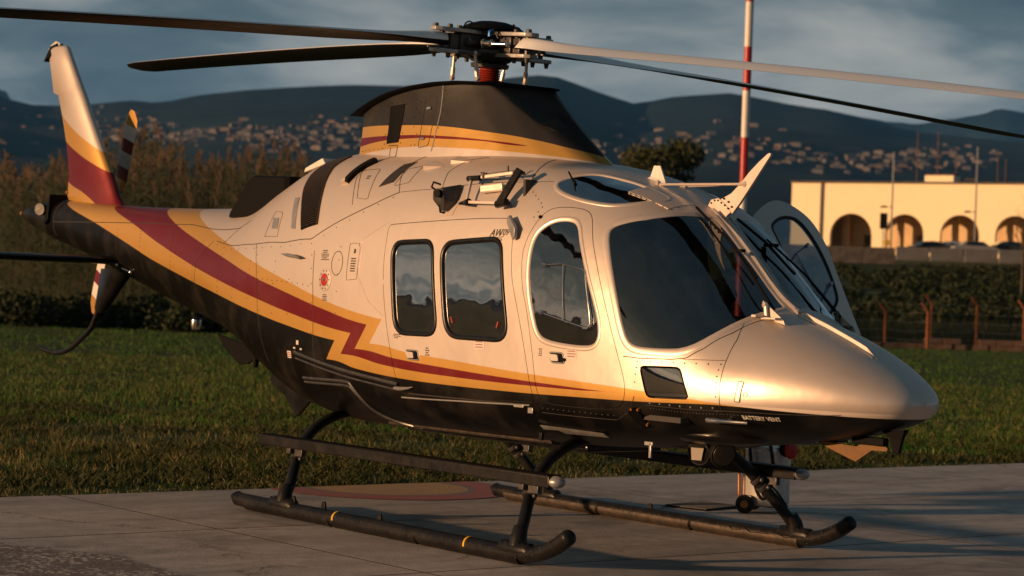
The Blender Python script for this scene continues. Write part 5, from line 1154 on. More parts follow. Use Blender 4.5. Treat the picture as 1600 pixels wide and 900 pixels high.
def make_hills(name, r0, r1, r2, scale, NR=34, NAZ=720, drop=1., seed=0.):
    v = []; f = []
    for i in range(NR+1):
        s = i/NR
        for k in range(NAZ):
            az = 2*pi*k/NAZ
            if az > pi: az -= 2*pi
            R = r0+(r1-r0)*s*1.0; top = ridge_el(az)*scale(az)*r1
            q = mn.fractal(Vector((R*sin(az)*.0011+seed, R*cos(az)*.0011, seed)), 1., 2.1, 5); g = s**1.25
            z = 30*drop*(1-s)+top*g+(q*95)*s*(1-s)*2.2*drop
            if i == NR: z = top+1.617
            v.append((R*sin(az), R*cos(az), z))
    for k in range(NAZ):
        az = 2*pi*k/NAZ; v.append((r2*sin(az), r2*cos(az), 0))
    for i in range(NR+1):
        for k in range(NAZ): f.append((i*NAZ+k, (i+1)*NAZ+k, (i+1)*NAZ+(k+1) % NAZ, i*NAZ+(k+1) % NAZ))
    return raw(name, v, f, M['hills'], smooth=True, kind='structure')
make_hills('hills', 1450, 4300, 5200, lambda a: 1.)
SK2 = [(-400,150),(-40,138),(8,138),(24,165),(60,200),(900,230),(1240,190),(1300,176),(1370,186),(1430,196),(1500,186),(1560,172),(1620,176),(1800,165),(2000,180)]
v = []; f = []; px_l = np.linspace(-400, 2000, 200)
for i in range(7):
    for k, px in enumerate(px_l):
        py = float(np.interp(px, [p[0] for p in SK2], [p[1] for p in SK2])); u, w = px-800, py-450; uu = u*cos(.036)+w*sin(.036); ww = -u*sin(.036)+w*cos(.036)
        Y_ = 7200-(6-i)*260; top = 7200*(-ww/3419)+1.6; s = (i/6)**.9; q = mn.fractal(Vector((px*.012, i*.7, 1.)), 1., 2., 4); v.append((uu/3419*Y_, Y_, top*s+q*35*(1 if 0 < i < 6 else .25)))
nk = len(px_l)
for k, px in enumerate(px_l): v.append((v[6*nk+k][0]*1.1, 7900, -5))
for i in range(7):
    for k in range(nk-1): f.append((i*nk+k, (i+1)*nk+k, (i+1)*nk+k+1, i*nk+k+1))
raw('far_mountains', v, f, M['hills'], smooth=True, kind='structure')
# ------------------------------------------------------------------ concrete pad of cast slabs
def conc(t, b):
    p = t.x(t.n('ShaderNodeNewGeometry').outputs['Position']); x, y, z = t.xyz(p)
    dd = x*.784+y*.6207; nn = x*-.6207+y*.784
    s1 = t.noise(t.vec(dd*.35, nn*1.6, 0.), 1.3, 6, .62, .4); s2 = t.noise(p, 6., 6, .7); s3 = t.noise(p, 60., 3, .6); blot = t.noise(p, .9, 4, .6, .6)
    c = t.mix(t.ramp(s1, [(.36, 0.), (.62, 1.)]), (.33, .305, .285), (.50, .465, .43)); c = t.mix(t.ramp(s2, [(.42, .0), (.70, .55)]), c, (.24, .22, .20))
    c = t.mix(t.ramp(blot, [(.53, .0), (.64, .60)]), c, (.150, .138, .126)); c = t.mix(t.ramp(s3, [(.45, 0.), (.7, .3)]), c, (.40, .37, .33))
    # worn screed in the near left corner: pale flakes over a darker base
    wx = t.noise(p, 1.6, 4, .6, .3); msk = t.ramp((x+2.9)*-.875-y+13.05+(wx-.5)*1.2, [(.0, 0.), (.10, 1.)])
    vo = t.n('ShaderNodeTexVoronoi', feature='F1'); t.set(vo.inputs['Vector'], t.vec(dd*24., nn*34., 0.)); vo.inputs['Scale'].default_value = 1.
    fl = t.ramp(t.x(vo.outputs['Distance'])+t.noise(p, 22., 3, .6)*.7-.35, [(.36, 1.), (.44, 0.)]); pt = t.ramp(t.noise(p, 2.6, 3, .6), [(.42, 0.), (.5, 1.)])
    c2 = t.mix(fl*pt, (.17, .152, .138), (.58, .54, .47)); c = t.mix(msk, c, c2); stn = t.ramp(t.noise(t.vec(dd*.5+9., nn*2.6, 0.), 1.1, 5, .6, .8), [(.55, 0.), (.70, .38)]); c = t.mix(stn, c, (.17, .155, .14))
    # thin shrinkage cracks
    cr = t.n('ShaderNodeTexVoronoi', feature='DISTANCE_TO_EDGE'); t.set(cr.inputs['Vector'], t.vec(dd*.28+s2*.25, nn*.34+s1*.25, 0.)); cr.inputs['Scale'].default_value = 1.
    ck = t.ramp(t.x(cr.outputs['Distance']), [(.0, 1.), (.006, 0.)])*t.ramp(t.noise(p, .8, 2), [(.48, 0.), (.55, 1.)]); c = t.mix(ck*.75, c, (.05, .042, .036))
    t.set(b.inputs['Base Color'], c); t.set(b.inputs['Roughness'], s2*.3+.62)
    bp = t.n('ShaderNodeBump'); bp.inputs['Strength'].default_value = .55; bp.inputs['Distance'].default_value = .012; t.set(bp.inputs['Height'], s3*.45+s2*.8+fl*msk*.6-ck*1.5); t.set(b.inputs['Normal'], bp.outputs[0])
M['conc'] = mat('concrete', rough=.8, spec=.3, fn=conc)
PAD = empty('concrete_pad', (0, 0, 0), kind='structure')
sw_, sl_ = 2.25, 4.4; g = .024; me = MB().add([(0, 0, 0)], []) and None
mb = MB(); mb.box((0, 0, -.09), (sl_-g, sw_-g, .18)); SLAB = mb.mesh('concrete_slab', 0); SLAB.materials.append(M['conc']); ra = atan2(ED[1], ED[0]); r_ = random.Random(4)
jc = [ED*a_+EN*b_ for a_, b_ in ((-19.0, EDGE-.01), (51.2, EDGE-.01), (51.2, EDGE-31.4), (-19.0, EDGE-31.4))]
raw('joint_filler', [(c_[0], c_[1], -.0003) for c_ in jc], [(0, 1, 2, 3)], mat('joint_dirt', (.030, .024, .018), .95, fn=wear(5, .6, (.06, .05, .035))), PAD)
for i in range(-6, 10):
    for j in range(0, 14):
        cd_, cn = 7.30+sl_*(i+.5), EDGE-sw_*(j+.5); c = ED*cd_+EN*cn
        o = fin('concrete_slab', SLAB, None, PAD); o.location = (c[0], c[1], 0.); o.rotation_euler = (0, 0, ra)
def paintm(name, col, amt=.55):
    def f(t, b):
        p = t.x(t.n('ShaderNodeNewGeometry').outputs['Position']); n1_ = t.noise(p, 5., 6, .7); n2_ = t.noise(p, 40., 4, .7)
        t.set(b.inputs['Base Color'], t.mix(t.ramp(n1_*.6+n2_*.4, [(.42, 0.), (.60, 1.)])*amt, col, (.26, .235, .21)))
    return mat(name, rough=.75, spec=.3, fn=f)
M['pyel'] = paintm('yellow_ground_paint', (.55, .32, .11)); M['pred'] = paintm('red_ground_paint', (.42, .11, .085)); M['pgry'] = paintm('grey_ground_paint', (.17, .17, .15))
cc = np.array((-.93, 17.36))
def disk(r0, r1, z, name, m):
    v = []; f = []; K = 96
    for k in range(K+1):
        a = 2*pi*k/K
        for r in (r0, r1):
            p = cc+np.array((cos(a), sin(a)))*r; ex = float(p@EN)-(EDGE-.03)
            if ex > 0: p = p-EN*ex
            v.append((p[0], p[1], z))
    for k in range(K): f.append((2*k, 2*k+1, 2*k+3, 2*k+2))
    return raw(name, v, f, m, PAD)
disk(.001, .64, .0050, 'painted_disc', M['pyel']); disk(.64, .69, .0050, 'painted_line', M['pgry']); disk(.69, 1.0, .0050, 'painted_ring', M['pred'])
# drain grate
DR = empty('drain_grate', (1.52, 16.70, .006), ra+.2, 'black slotted drain grate let into the concrete behind the far skid', 'drain grate')
MB().box((0, 0, -.004), (.52, .42, .006)).obj('grate_frame', M['matt'], DR, bev=.002)
for k in range(12): o = MB().box((-.22+k*.04, 0, .006), (.016, .38, .010)).obj('grate_bar', M['gear'], DR, bev=.002)
# ------------------------------------------------------------------ wheeled fire extinguisher and the ear defenders hung on it
EX = empty('fire_extinguisher', (1.97, 16.45, 0), -.3, 'tall bright steel cylinder extinguisher on small wheels standing behind the far skid', 'fire extinguisher')
mb = MB(); mb.lathe([(.15, .06), (.168, .08), (.170, .10), (.170, .46), (.173, .465), (.173, .475), (.170, .48), (.170, .50)], n=32); mb.obj('cylinder_body', M['cylm'], EX, 40)
mb = MB(); mb.lathe([(.173, .495), (.175, .50), (.16, .535), (.10, .575), (.05, .59), (.03, .60)], n=32); mb.obj('cylinder_shoulder', M['cylm'], EX, 40)
mb = MB(); mb.lathe([(.173, .30), (.176, .305), (.176, .315), (.173, .32)], n=32); mb.obj('cylinder_band', M['grey'], EX)
mb = MB(); mb.lathe([(.03, .59), (.03, .64), (.018, .65), (.018, .68)], n=12); mb.box((0, 0, .66), (.11, .02, .02)); mb.sphere((.05, -.02, .64), .022, 8); mb.obj('valve', M['grey'], EX)
mb = MB(); mb.tube(catmull([(-.04, -.03, .65), (-.12, -.14, .66), (-.10, -.19, .45), (-.05, -.20, .20), (.02, -.20, .12), (.08, -.19, .30), (.05, -.19, .52)], 5), .013, 8); mb.obj('discharge_hose', M['rubber'], EX)
for y in (-.18, .15):
    mb = MB(); mb.lathe([(.02, -.022), (.062, -.022), (.070, -.012), (.070, .012), (.062, .022), (.02, .022)], (-.13, y, .070), (0, 1, 0), 20); w_ = mb.obj('wheel', M['rubber'], EX)
    mb = MB(); mb.cyl((-.13, y-.025, .07), (-.13, y+.025, .07), .030, 12); mb.obj('wheel_hub', M['orange'], w_)
mb = MB(); mb.tube([(-.19, -.10, .10), (-.205, -.10, .60), (-.205, .10, .60), (-.19, .10, .10)], .010, 8); mb.tube([(-.19, -.10, .12), (-.10, -.10, .06), (.10, -.06, .05)], .010, 8); mb.obj('trolley_frame', M['orange'], EX)
ER = empty('ear_defenders', (2.095, 16.28, .49), .3, 'red ear defenders with black pads hung on the top of the steel extinguisher', 'ear defenders')
for y, sc_ in ((-.045, 1), (.045, 1)):
    mb = MB(); mb.sphere((0, y*1.3, 0), .062, 16, (.85, .48, 1.12)); e_ = mb.obj('ear_cup', M['redp'], ER, 60)
    mb = MB(); mb.lathe([(.030, -.010), (.055, -.010), (.060, .0), (.055, .010), (.03, .010)], (0, y*.66, 0), (0, 1, 0), 16); mb.obj('ear_pad', M['rubber'], e_)
mb = MB(); mb.tube(catmull([(0, -.06, .05), (0, -.055, .10), (0, 0, .14), (0, .055, .10), (0, .06, .05)], 5), .009, 8, flat=1); mb.obj('head_band', M['rubber'], ER)
# ------------------------------------------------------------------ red and white mast
mx_, my_ = (1160.5-800)/3419*48+.25, 48.
MS = empty('striped_mast', (4.99, my_, 0), 0, 'tall slim red and white banded mast standing behind the nose', 'mast')
zz = lambda py: 1.617+(450+13-py)/3419*48
bands = [(-.1, zz(392), 'white'), (zz(392), zz(345), 'redp'), (zz(345), zz(283), 'white'), (zz(283)-.0, zz(214), 'redp')]
bnd = [(0, 1.6, 'redp'), (1.6, zz(285), 'white'), (zz(285), zz(212), 'redp'), (zz(212), zz(141), 'white'), (zz(141), zz(73), 'redp'), (zz(73), zz(3), 'white'), (zz(3), zz(-68), 'redp'), (zz(-68), zz(-138), 'white')]
bnd = [(0, zz(355), 'redp'), (zz(355), zz(285), 'white')]+[(zz(a), zz(b), c) for a, b, c in ((285, 215, 'redp'), (215, 142, 'white'), (142, 73, 'redp'), (73, 3, 'white'), (3, -68, 'redp'), (-68, -138, 'white'))]
for a_, b_, c_ in bnd: MB().cyl((0, 0, a_), (0, 0, b_), .088, 14, .088).obj('mast_section', M[c_], MS)
# ------------------------------------------------------------------ vegetation
def leafmat(name, a, b2, c2, sc=.6, tint=False):
    def f(t, b):
        p = t.x(t.n('ShaderNodeNewGeometry').outputs['Position']); n1_ = t.noise(p, sc, 4, .6); n2_ = t.noise(p, sc*9, 3, .7)
        c = t.mix(t.ramp(n1_, [(.38, 0.), (.62, 1.)]), a, b2); c = t.mix(t.ramp(n2_, [(.50, 0.), (.66, 1.)]), c, c2)
        if tint:
            at_ = t.n('ShaderNodeAttribute', attribute_name='tint'); tv = t.x(at_.outputs['Fac']); c = t.mix(t.ramp(tv+(n2_-.5)*.8, [(.80, 0.), (.92, 1.)]), c, c2); k = tv*1.7+.15; c = t.mix(1., c, t.vec(k, k, k), 'MULTIPLY')
        t.set(b.inputs['Base Color'], c)
    m = mat(name, rough=.75, spec=.25, fn=f); return m
M['grass'] = leafmat('grass_blades', (.016, .056, .006), (.056, .088, .016), (.21, .165, .07), .40, True)
M['grass2'] = leafmat('field_grass', (.018, .085, .006), (.036, .105, .008), (.070, .105, .020), .16, True)
M['leaf'] = leafmat('dark_leaves', (.012, .022, .008), (.022, .034, .010), (.045, .05, .015), .5)
M['treeleaf'] = leafmat('tree_leaves', (.030, .042, .012), (.050, .058, .016), (.075, .07, .02), .8)
M['reed'] = leafmat('cane_leaves', (.036, .054, .024), (.066, .074, .038), (.10, .088, .050), .35)
M['plume'] = leafmat('cane_plumes', (.13, .090, .060), (.17, .12, .08), (.09, .065, .045), .9)
M['bark'] = mat('bark', (.05, .04, .03), .9, fn=wear(20, .7, (.10, .08, .06), bump=.5))
rng = np.random.default_rng(11)
def blades(P, H, Wd, lean, seg=2):
    """curved tapering grass blades: P (n,3) feet, H heights, Wd widths"""
    n = len(P); a = rng.uniform(0, 2*pi, n); ld = np.stack([np.cos(a), np.sin(a), np.zeros(n)], 1)*(H*lean)[:, None]; b = rng.uniform(0, pi, n); sd = np.stack([np.cos(b), np.sin(b)*.5, np.zeros(n)], 1)*Wd[:, None]
    V = np.empty((n, 2*seg+1, 3))
    for i in range(seg):
        s = i/seg; c = P+ld*s**1.8; c[:, 2] += H*s; w = sd*(1-s*.55); V[:, 2*i] = c-w; V[:, 2*i+1] = c+w
    V[:, -1] = P+ld; V[:, -1, 2] += H*.93
    T_ = []
    for i in range(seg-1): T_ += [(2*i, 2*i+1, 2*i+3), (2*i, 2*i+3, 2*i+2)]
    T_ += [(2*seg-2, 2*seg-1, 2*seg)]
    T_ = np.array(T_); F = (np.arange(n)[:, None, None]*(2*seg+1)+T_[None]).reshape(-1, 3)
    return V.reshape(-1, 3), F
def scatter(n, y0, y1, margin=1.5, power=1.):
    y = y0+(y1-y0)*rng.uniform(0, 1, n)**power; hw = y*.245+margin; return rng.uniform(-1, 1, n)*hw, y
def nvec(x, y, s):
    return np.sin(x*s*1.7+np.sin(y*s*1.1)*2)*np.sin(y*s*1.3+np.sin(x*s*.9+1.3)*2)
def grass(name, n, y0, y1, h0, h1, w, mname, edge=0., power=1.):
    x, y = scatter(n, y0, y1, power=power); d = x*EN[0]+y*EN[1]-EDGE; ee_ = x*ED[0]+y*ED[1]; edge_n = .07*np.sin(ee_*2.3+1)+.06*np.sin(ee_*5.1)+.05*np.sin(ee_*13.7)+.04*np.sin(ee_*31)
    k = d > edge+edge_n-.02; x, y, d = x[k], y[k], d[k]; m_ = nvec(x, y, .55)*.35+nvec(x, y, 1.2)*.4+nvec(x+5, y, 3.7)*.35
    H = (h0+(h1-h0)*rng.uniform(0, 1, len(x))**2)*(1+.55*m_)*np.clip(.30+d*.35, .30, 1.); keep = rng.uniform(0, 1, len(x)) < np.clip(.78+m_*.75, .10, 1); x, y, H = x[keep], y[keep], H[keep]
    z = np.array([rampart(a, b) for a, b in zip(x, y)])-.03 if y1 > 95 else np.full(len(x), -.03)
    V, F = blades(np.stack([x, y, z], 1), H, w*(.6+.8*rng.uniform(0, 1, len(x))), rng.uniform(.1, .8, len(x)))
    me = npmesh(name, V, F, 3, M[mname]); at_ = me.attributes.new('tint', 'FLOAT', 'POINT'); at_.data.foreach_set('value', np.repeat(rng.uniform(0, 1, len(x)), len(V)//len(x)).astype(np.float32))
    return fin(name, me, None, kind='stuff', label=None, cat='grass')
g1 = grass('grass', 360000, 15.6, 44, .03, .11, .0027, 'grass', power=1.7); g1['label'] = 'rough short grass and dry stems along the edge of the concrete pad'
g2 = grass('grass', 230000, 24, 90, .03, .10, .0075, 'grass2', power=1.5); g2['label'] = 'smoother green grass of the open field behind the helicopter'
# broad-leaved weeds among the near grass
x, y = scatter(9000, 15.6, 27); d = x*EN[0]+y*EN[1]-EDGE; k = (d > .05) & (nvec(x, y, .9) > -.1); x, y = x[k], y[k]; m_ = 7
P0 = np.repeat(np.stack([x, y, np.full(len(x), -.02)], 1), m_, 0)+rng.normal(0, .03, (len(x)*m_, 3))*[1, 1, .0]
V, F = blades(P0, rng.uniform(.03, .09, len(P0)), rng.uniform(.006, .014, len(P0)), rng.uniform(.4, 1.6, len(P0)))
fin('weeds', npmesh('weeds', V, F, 3, M['treeleaf']), None, kind='stuff', label='low leafy weeds dotted through the near grass', cat='weeds')
# tall canes on the left
def canes():
    n = 1500; px = rng.uniform(-60, 640, n); Y_ = rng.uniform(70, 84, n); X_ = (px-800)/3419*Y_; k = rng.uniform(0, 1, n) < np.clip(1.1-(px-520)/150, 0, 1); X_, Y_, px = X_[k], Y_[k], px[k]
    tops = np.interp(px, [-60, 0, 60, 110, 170, 230, 290, 340, 400, 460, 520, 600, 640], [4.9, 5.3, 5.0, 5.2, 6.0, 6.5, 5.6, 5.5, 6.0, 5.6, 5.3, 4.8, 4.0])
    H = tops*rng.uniform(.72, 1.05, len(X_)); VS, FS = [], []; PV, PF = [], []; o = 0; po = 0
    for x, y, h in zip(X_, Y_, H):
        lx, ly = rng.normal(0, .06, 2)*h
        def at(s): return np.array((x+lx*s*s, y+ly*s*s, h*s))
        for s0, s1 in ((0, .5), (.5, .97)):
            a, b = at(s0), at(s1); w = .016; VS.append(np.array([a+[-w, 0, 0], a+[w, 0, 0], b+[w*.6, 0, 0], b+[-w*.6, 0, 0]])); FS.append([o, o+1, o+2, o+3]); o += 4
        for q in range(13):
            s = rng.uniform(.18, .98); a = at(s); an = rng.uniform(0, 2*pi); L = rng.uniform(.35, .75); d_ = np.array((cos(an), sin(an)*.8, rng.uniform(.1, .9))); w = rng.uniform(.018, .034); sd = np.array((sin(an)*.4, 0, w*1.6))+[w, 0, 0]; sd = sd/np.linalg.norm(sd)*w
            b = a+d_*L*.55; c = a+d_*L+[0, 0, -L*.45]; VS.append(np.array([a-sd*.5, a+sd*.5, b+sd, b-sd])); FS.append([o, o+1, o+2, o+3]); VS.append(np.array([b-sd, b+sd, c+sd*.1, c-sd*.1])); FS.append([o+4, o+5, o+6, o+7]); o += 8
        if rng.uniform() < .55:
            a = at(.93); an = rng.uniform(0, 2*pi)
            for q in range(7):
                b = a+np.array((rng.normal(0, .06), rng.normal(0, .06), .25+q*.05)); w = .045*(1-q*.09); PV.append(np.array([a+[-w*.4, 0, q*.05], a+[w*.4, 0, q*.05], b+[w, 0, 0], b+[-w*.7, 0, 0]])); PF.append([po, po+1, po+2, po+3]); po += 4
    fin('canes', npmesh('canes', np.concatenate(VS), np.array(FS), 4, M['reed']), None, kind='stuff', label='dense belt of tall dry giant canes behind the tail', cat='canes')
    fin('cane_plumes', npmesh('cane_plumes', np.concatenate(PV), np.array(PF), 4, M['plume']), None, kind='stuff', label='pale feathery plumes at the tops of the tall canes', cat='plumes')
canes()
def clump(P, n, r, lf, flat=.8):
    """leaf quads spread through blobs: P list of (centre, radius)"""
    V = []; C = []
    tot = sum(q[1]**2 for q in P)
    for c, R in P:
        k = int(n*R*R/tot)+3; u = rng.normal(0, 1, (k, 3)); u /= np.linalg.norm(u, axis=1)[:, None]; rad = R*rng.uniform(.35, 1.08, k)**.6; pos = np.array(c)+u*rad[:, None]*[1, 1, flat]
        a = rng.normal(0, 1, (k, 3)); a /= np.linalg.norm(a, axis=1)[:, None]; b = np.cross(a, rng.normal(0, 1, (k, 3))); b /= np.linalg.norm(b, axis=1)[:, None]; s = lf*rng.uniform(.5, 1.3, k)[:, None]
        V.append(np.stack([pos-a*s, pos+b*s*.5, pos+a*s, pos-b*s*.5], 1))
    V = np.concatenate(V); F = np.arange(len(V)*4).reshape(-1, 4); return V.reshape(-1, 3), F
def tree(name, loc, h, R, n, lf, m, label, nb=16, trunk=.25, seed=1, sq=.8):
    r = random.Random(seed); t_ = empty(name, loc, 0, label, 'tree')
    mb = MB(); mb.tube([(0, 0, -.2), (.05*h*.1, 0, h*.25), (.02*h, .02*h, h*.55), (0, 0, h*.85)], [trunk, trunk*.8, trunk*.5, trunk*.1], 8)
    bl = []
    for k in range(nb):
        a = r.uniform(0, 2*pi); e = r.uniform(.15, 1); rr = R*r.uniform(.2, .95)*sqrt(max(.1, 1-(e-.45)**2*1.8)); c = (cos(a)*rr, sin(a)*rr, h*(.32+.62*e)); bl.append((c, R*r.uniform(.22, .42))); mb.tube([(0, 0, h*.2+h*.3*e), (c[0]*.5, c[1]*.5, c[2]*.75), c], [trunk*.35, trunk*.2, trunk*.06], 5)
    mb.obj('trunk', M['bark'], t_); V, F = clump(bl, n, 0, lf, sq); fin('crown', npmesh('crown', V, F, 4, m), None, t_)
    return t_
def at_px(px, py, Y_): u, w = px-800, py-450; return (u*cos(.036)+w*sin(.036))/3419*Y_, 1.617-(-u*sin(.036)+w*cos(.036))/3419*Y_
X_, Z_ = at_px(1040, 222, 125); tree('broadleaf_tree', (X_, 125, 0), Z_, 2.9, 9000, .14, M['treeleaf'], 'round dark green tree rising behind the cockpit roof', 22, .28, 3)
# bare tree at the right edge
X_, Z_ = at_px(1592, 262, 150); bt = empty('bare_tree', (X_+.5, 150, rampart(X_, 150)), 0, 'leafless thin-branched tree in front of the arcade at the right edge', 'tree')
mb = MB(); tw = MB(); r = random.Random(5)
def branch(p, d, L, w, lv):
    q = p+d*L*.5+Vector((r.uniform(-1, 1), r.uniform(-1, 1), r.uniform(-.3, .8)))*L*.06; e = p+d*L; (mb if lv < 2 else tw).tube([p, q, e], [w, w*.8, w*.55], 4 if lv > 1 else 6)
    if lv < 4:
        for k in range(3 if lv else 5):
            s = r.uniform(.45, 1); dd = (d+Vector((r.uniform(-1, 1), r.uniform(-1, 1), r.uniform(-.1, .9)))*.75).normalized(); branch(p+d*L*s, dd, L*r.uniform(.55, .78), w*.55, lv+1)
branch(Vector((0, 0, 0)), Vector((0, 0, 1)), 3.2, .13, 0); mb.obj('trunk', M['bark'], bt); tw.obj('crown', M['bark'], bt)
# hedge and scrub on the bank at the right and behind the field
bush = []
r = random.Random(9)
for k in range(150):
    Y_ = r.uniform(97, 128); x = r.uniform(-4, 36); R = r.uniform(.7, 1.5); bush.append(((x, Y_, rampart(x, Y_)+R*.45), R))
for k in range(330):
    Y_ = r.uniform(120, 190); x = r.uniform(12, 52); R = r.uniform(.5, 1.0); bush.append(((x, Y_, rampart(x, Y_)+R*.2), R))
V, F = clump(bush, 130000, 0, .17, .75); fin('scrub', npmesh('scrub', V, F, 4, M['leaf']), None, kind='stuff', label='dark mass of scrub covering the bank below the arcaded building', cat='scrub')
x = rng.uniform(8, 32, 9000); y = rng.uniform(82, 100, 9000); V, F = blades(np.stack([x, y, np.full(9000, -.03)], 1), rng.uniform(.3, 1.3, 9000), rng.uniform(.012, .03, 9000), rng.uniform(.1, .5, 9000)); fin('tall_grass', npmesh('tall_grass', V, F, 3, M['reed']), None, kind='stuff', label='tall unmown grass behind the rusty fence', cat='grass')
bl = []
for k in range(120):
    Y_ = r.uniform(64, 69); x = r.uniform(-17, 4); R = r.uniform(.3, .75); bl.append(((x, Y_, R*.6), R))
V, F = clump(bl, 60000, 0, .085, .9); fin('thicket', npmesh('thicket', V, F, 4, M['leaf']), None, kind='stuff', label='dark thicket at the foot of the tall canes', cat='thicket')
# ------------------------------------------------------------------ rusty fence on a low wall
M['rust'] = mat('rusty_iron', (.26, .085, .030), .8, fn=wear(3, .7, (.14, .045, .02), bump=.3)); M['brick'] = mat('old_brick', (.11, .055, .038), .9, fn=wear(2.5, .9, (.15, .11, .085), bump=.4))
FEN = empty('wire_fence', (0, 0, 0), 0, 'rusty angle-topped iron fence posts with sagging wire on the right', 'fence')
posts = []
for px, yb, yt, Y_ in ((1382,541,474,80),(1448,545,474,77.5),(1454,533,462,82),(1525,537,465,81),(1599,545,470,79.5),(1318,537,470,80.5)):
    xb, zb_ = at_px(px, yb, Y_); xt, zt_ = at_px(px, yt, Y_); H_ = zt_+.02
    mb = MB(); mb.tube([(0, 0, 0), (0, 0, H_-.30)], .055, 6); mb.tube([(0, 0, H_-.32), (-.25, -.05, H_)], .05, 6); o = mb.obj('fence_post', M['rust'], FEN); o.location = (xb, Y_, 0); posts.append((xb, Y_, H_))
ps = sorted([p for p in posts if p[0] > 5 and abs(p[1]-82) > .1]); mb = MB()
for a_, b_ in zip(ps, ps[1:]):
    for k in range(5): z = .30+k*.32; mb.tube([(a_[0], a_[1], z), ((a_[0]+b_[0])/2, (a_[1]+b_[1])/2, z-.05), (b_[0], b_[1], z)], .004, 4)
    for k in range(0): s = k/14; mb.tube([(a_[0]+(b_[0]-a_[0])*s, a_[1]+(b_[1]-a_[1])*s, .1), (a_[0]+(b_[0]-a_[0])*s, a_[1]+(b_[1]-a_[1])*s, 1.7)], .004, 4)
mb.obj('fence_wire', M['grey'], FEN, kind='stuff')
LW = empty('low_wall', (0, 0, 0), 0, 'low crumbling brick wall at the edge of the grass field', 'wall'); r = random.Random(2)
bm_ = MB().box((0, 0, 0), (.62, .35, .20)).mesh('wall_block', 30, bev=.02); bm_.materials.append(M['brick'])
x0, x1 = at_px(1335, 545, 78)[0], at_px(1625, 545, 78)[0]; n_ = int((x1-x0)/.64)
for k in range(n_):
    for c_ in range(2 if k > n_*.38 else 1):
        if c_ and r.random() < .12: continue
        o = fin('wall_block', bm_, None, LW); o.location = (x0+k*.64+(c_ % 2)*.3, 78.3+r.uniform(-.05, .05), .07+c_*.205); o.rotation_euler = (0, r.uniform(-.04, .04), r.uniform(-.06, .06))
# ------------------------------------------------------------------ arcaded building on the bank
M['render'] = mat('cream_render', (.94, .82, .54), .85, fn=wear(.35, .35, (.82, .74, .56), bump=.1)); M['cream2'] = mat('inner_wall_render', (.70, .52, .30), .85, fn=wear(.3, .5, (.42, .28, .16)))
M['concw'] = mat('grey_barrier_concrete', (.13, .135, .14), .85, fn=wear(1.2, .8, (.09, .09, .09), bump=.3)); M['roofd'] = mat('roof_edge', (.06, .055, .05), .8, fn=wear(2, .5, (.2, .17, .14)))
BY = 238.; bx, bz = at_px(1238, 285, BY); _, bb = at_px(1238, 397, BY); GZ = bb; HT = bz-bb
th = radians(-30); bd = empty('arcaded_building', (bx, BY, GZ), th, 'long flat-roofed cream building with round arches lit by the low sun', 'building')
# front wall with real arch openings, built bay by bay (local x along facade, y back)
def arch_wall(x0, x1, z1, arches, y, t):
    mb = MB()
    xs_ = [x0]; 
    for c, w, hs in arches: xs_ += [c-w/2, c+w/2]
    xs_.append(x1)
    for i in range(0, len(xs_), 2): a, b = xs_[i], xs_[i+1]; mb.box(((a+b)/2, y+t/2, z1/2), (b-a, t, z1))
    for c, w, hs in arches:
        K = 14; pts = [(c-w/2*cos(pi*k/K), hs+w/2*sin(pi*k/K)) for k in range(K+1)]
        for (a, za), (b, zb_) in zip(pts, pts[1:]):
            vs = [(a, y, za), (b, y, zb_), (b, y, z1), (a, y, z1)]; mb.prism(vs, (0, t, 0))
    return mb
sc_ = BY/3419.
ar = []; 
def facade_x(px):
    # intersection of the ray with the facade line
    k = (px-800)/3419*1.0+.0; k += .036*(450-330)/3419
    return (bx-k*BY)/(k*sin(th)-cos(th))
for l, r2 in ((1291,1352),(1377,1433),(1463,1520),(1549,1606),(1636,1694)):
    a, b = facade_x(l), facade_x(r2); ar.append(((a+b)/2, abs(b-a)*1.07, None))
hs_ = HT*.50-1.55
ar = [(c, w, max(HT*.58-w/2, .6)) for c, w, _ in ar]
XR = facade_x(1740)
arch_wall(0, XR, HT, ar, 0, .55).obj('front_wall', M['render'], bd, 0)
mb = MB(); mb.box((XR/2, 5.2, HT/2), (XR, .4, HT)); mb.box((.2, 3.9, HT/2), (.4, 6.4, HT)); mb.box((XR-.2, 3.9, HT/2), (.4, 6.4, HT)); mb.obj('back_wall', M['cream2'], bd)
mb = MB(); mb.box((XR/2, 3.9, HT-.15), (XR-.1, 6.3, .3)); mb.obj('roof', M['roofd'], bd)
mb = MB(); mb.box((XR/2, -.02, HT+.08), (XR+.2, .75, .16)); mb.obj('roof_edge', M['roofd'], bd)
for k, (c, w, hs) in enumerate(ar):
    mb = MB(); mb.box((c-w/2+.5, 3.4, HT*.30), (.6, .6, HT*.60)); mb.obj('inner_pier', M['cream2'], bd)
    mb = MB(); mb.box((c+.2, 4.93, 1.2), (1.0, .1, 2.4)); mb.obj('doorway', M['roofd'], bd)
    if k: mb = MB(); mb.box((c-.5, 4.2, .35), (w*1.2, .3, .7)); mb.obj('parapet', M['render'], bd)
mb = MB(); mb.box((facade_x(1275), -.07, HT/2), (.34, .12, HT-.1)); mb.obj('downpipe', M['roofd'], bd)
a, b = facade_x(1427), facade_x(1472); mb = MB(); mb.box(((a+b)/2, 2.5, HT+.55), (abs(b-a), 2.2, .75)); mb.obj('roof_plant_box', M['render'], bd); mb = MB(); mb.box(((a+b)/2, 2.5, HT+1.03), (abs(b-a)*.98, 2.0, .12)); mb.obj('plant_box_lid', M['brick'], bd)
mb = MB(); mb.box((b+1.0, 2.5, HT+.62), (1.8, .08, .08)); mb.box((b+1.9, 2.5, HT+.4), (.08, .08, .6)); mb.obj('roof_rail', M['brick'], bd)
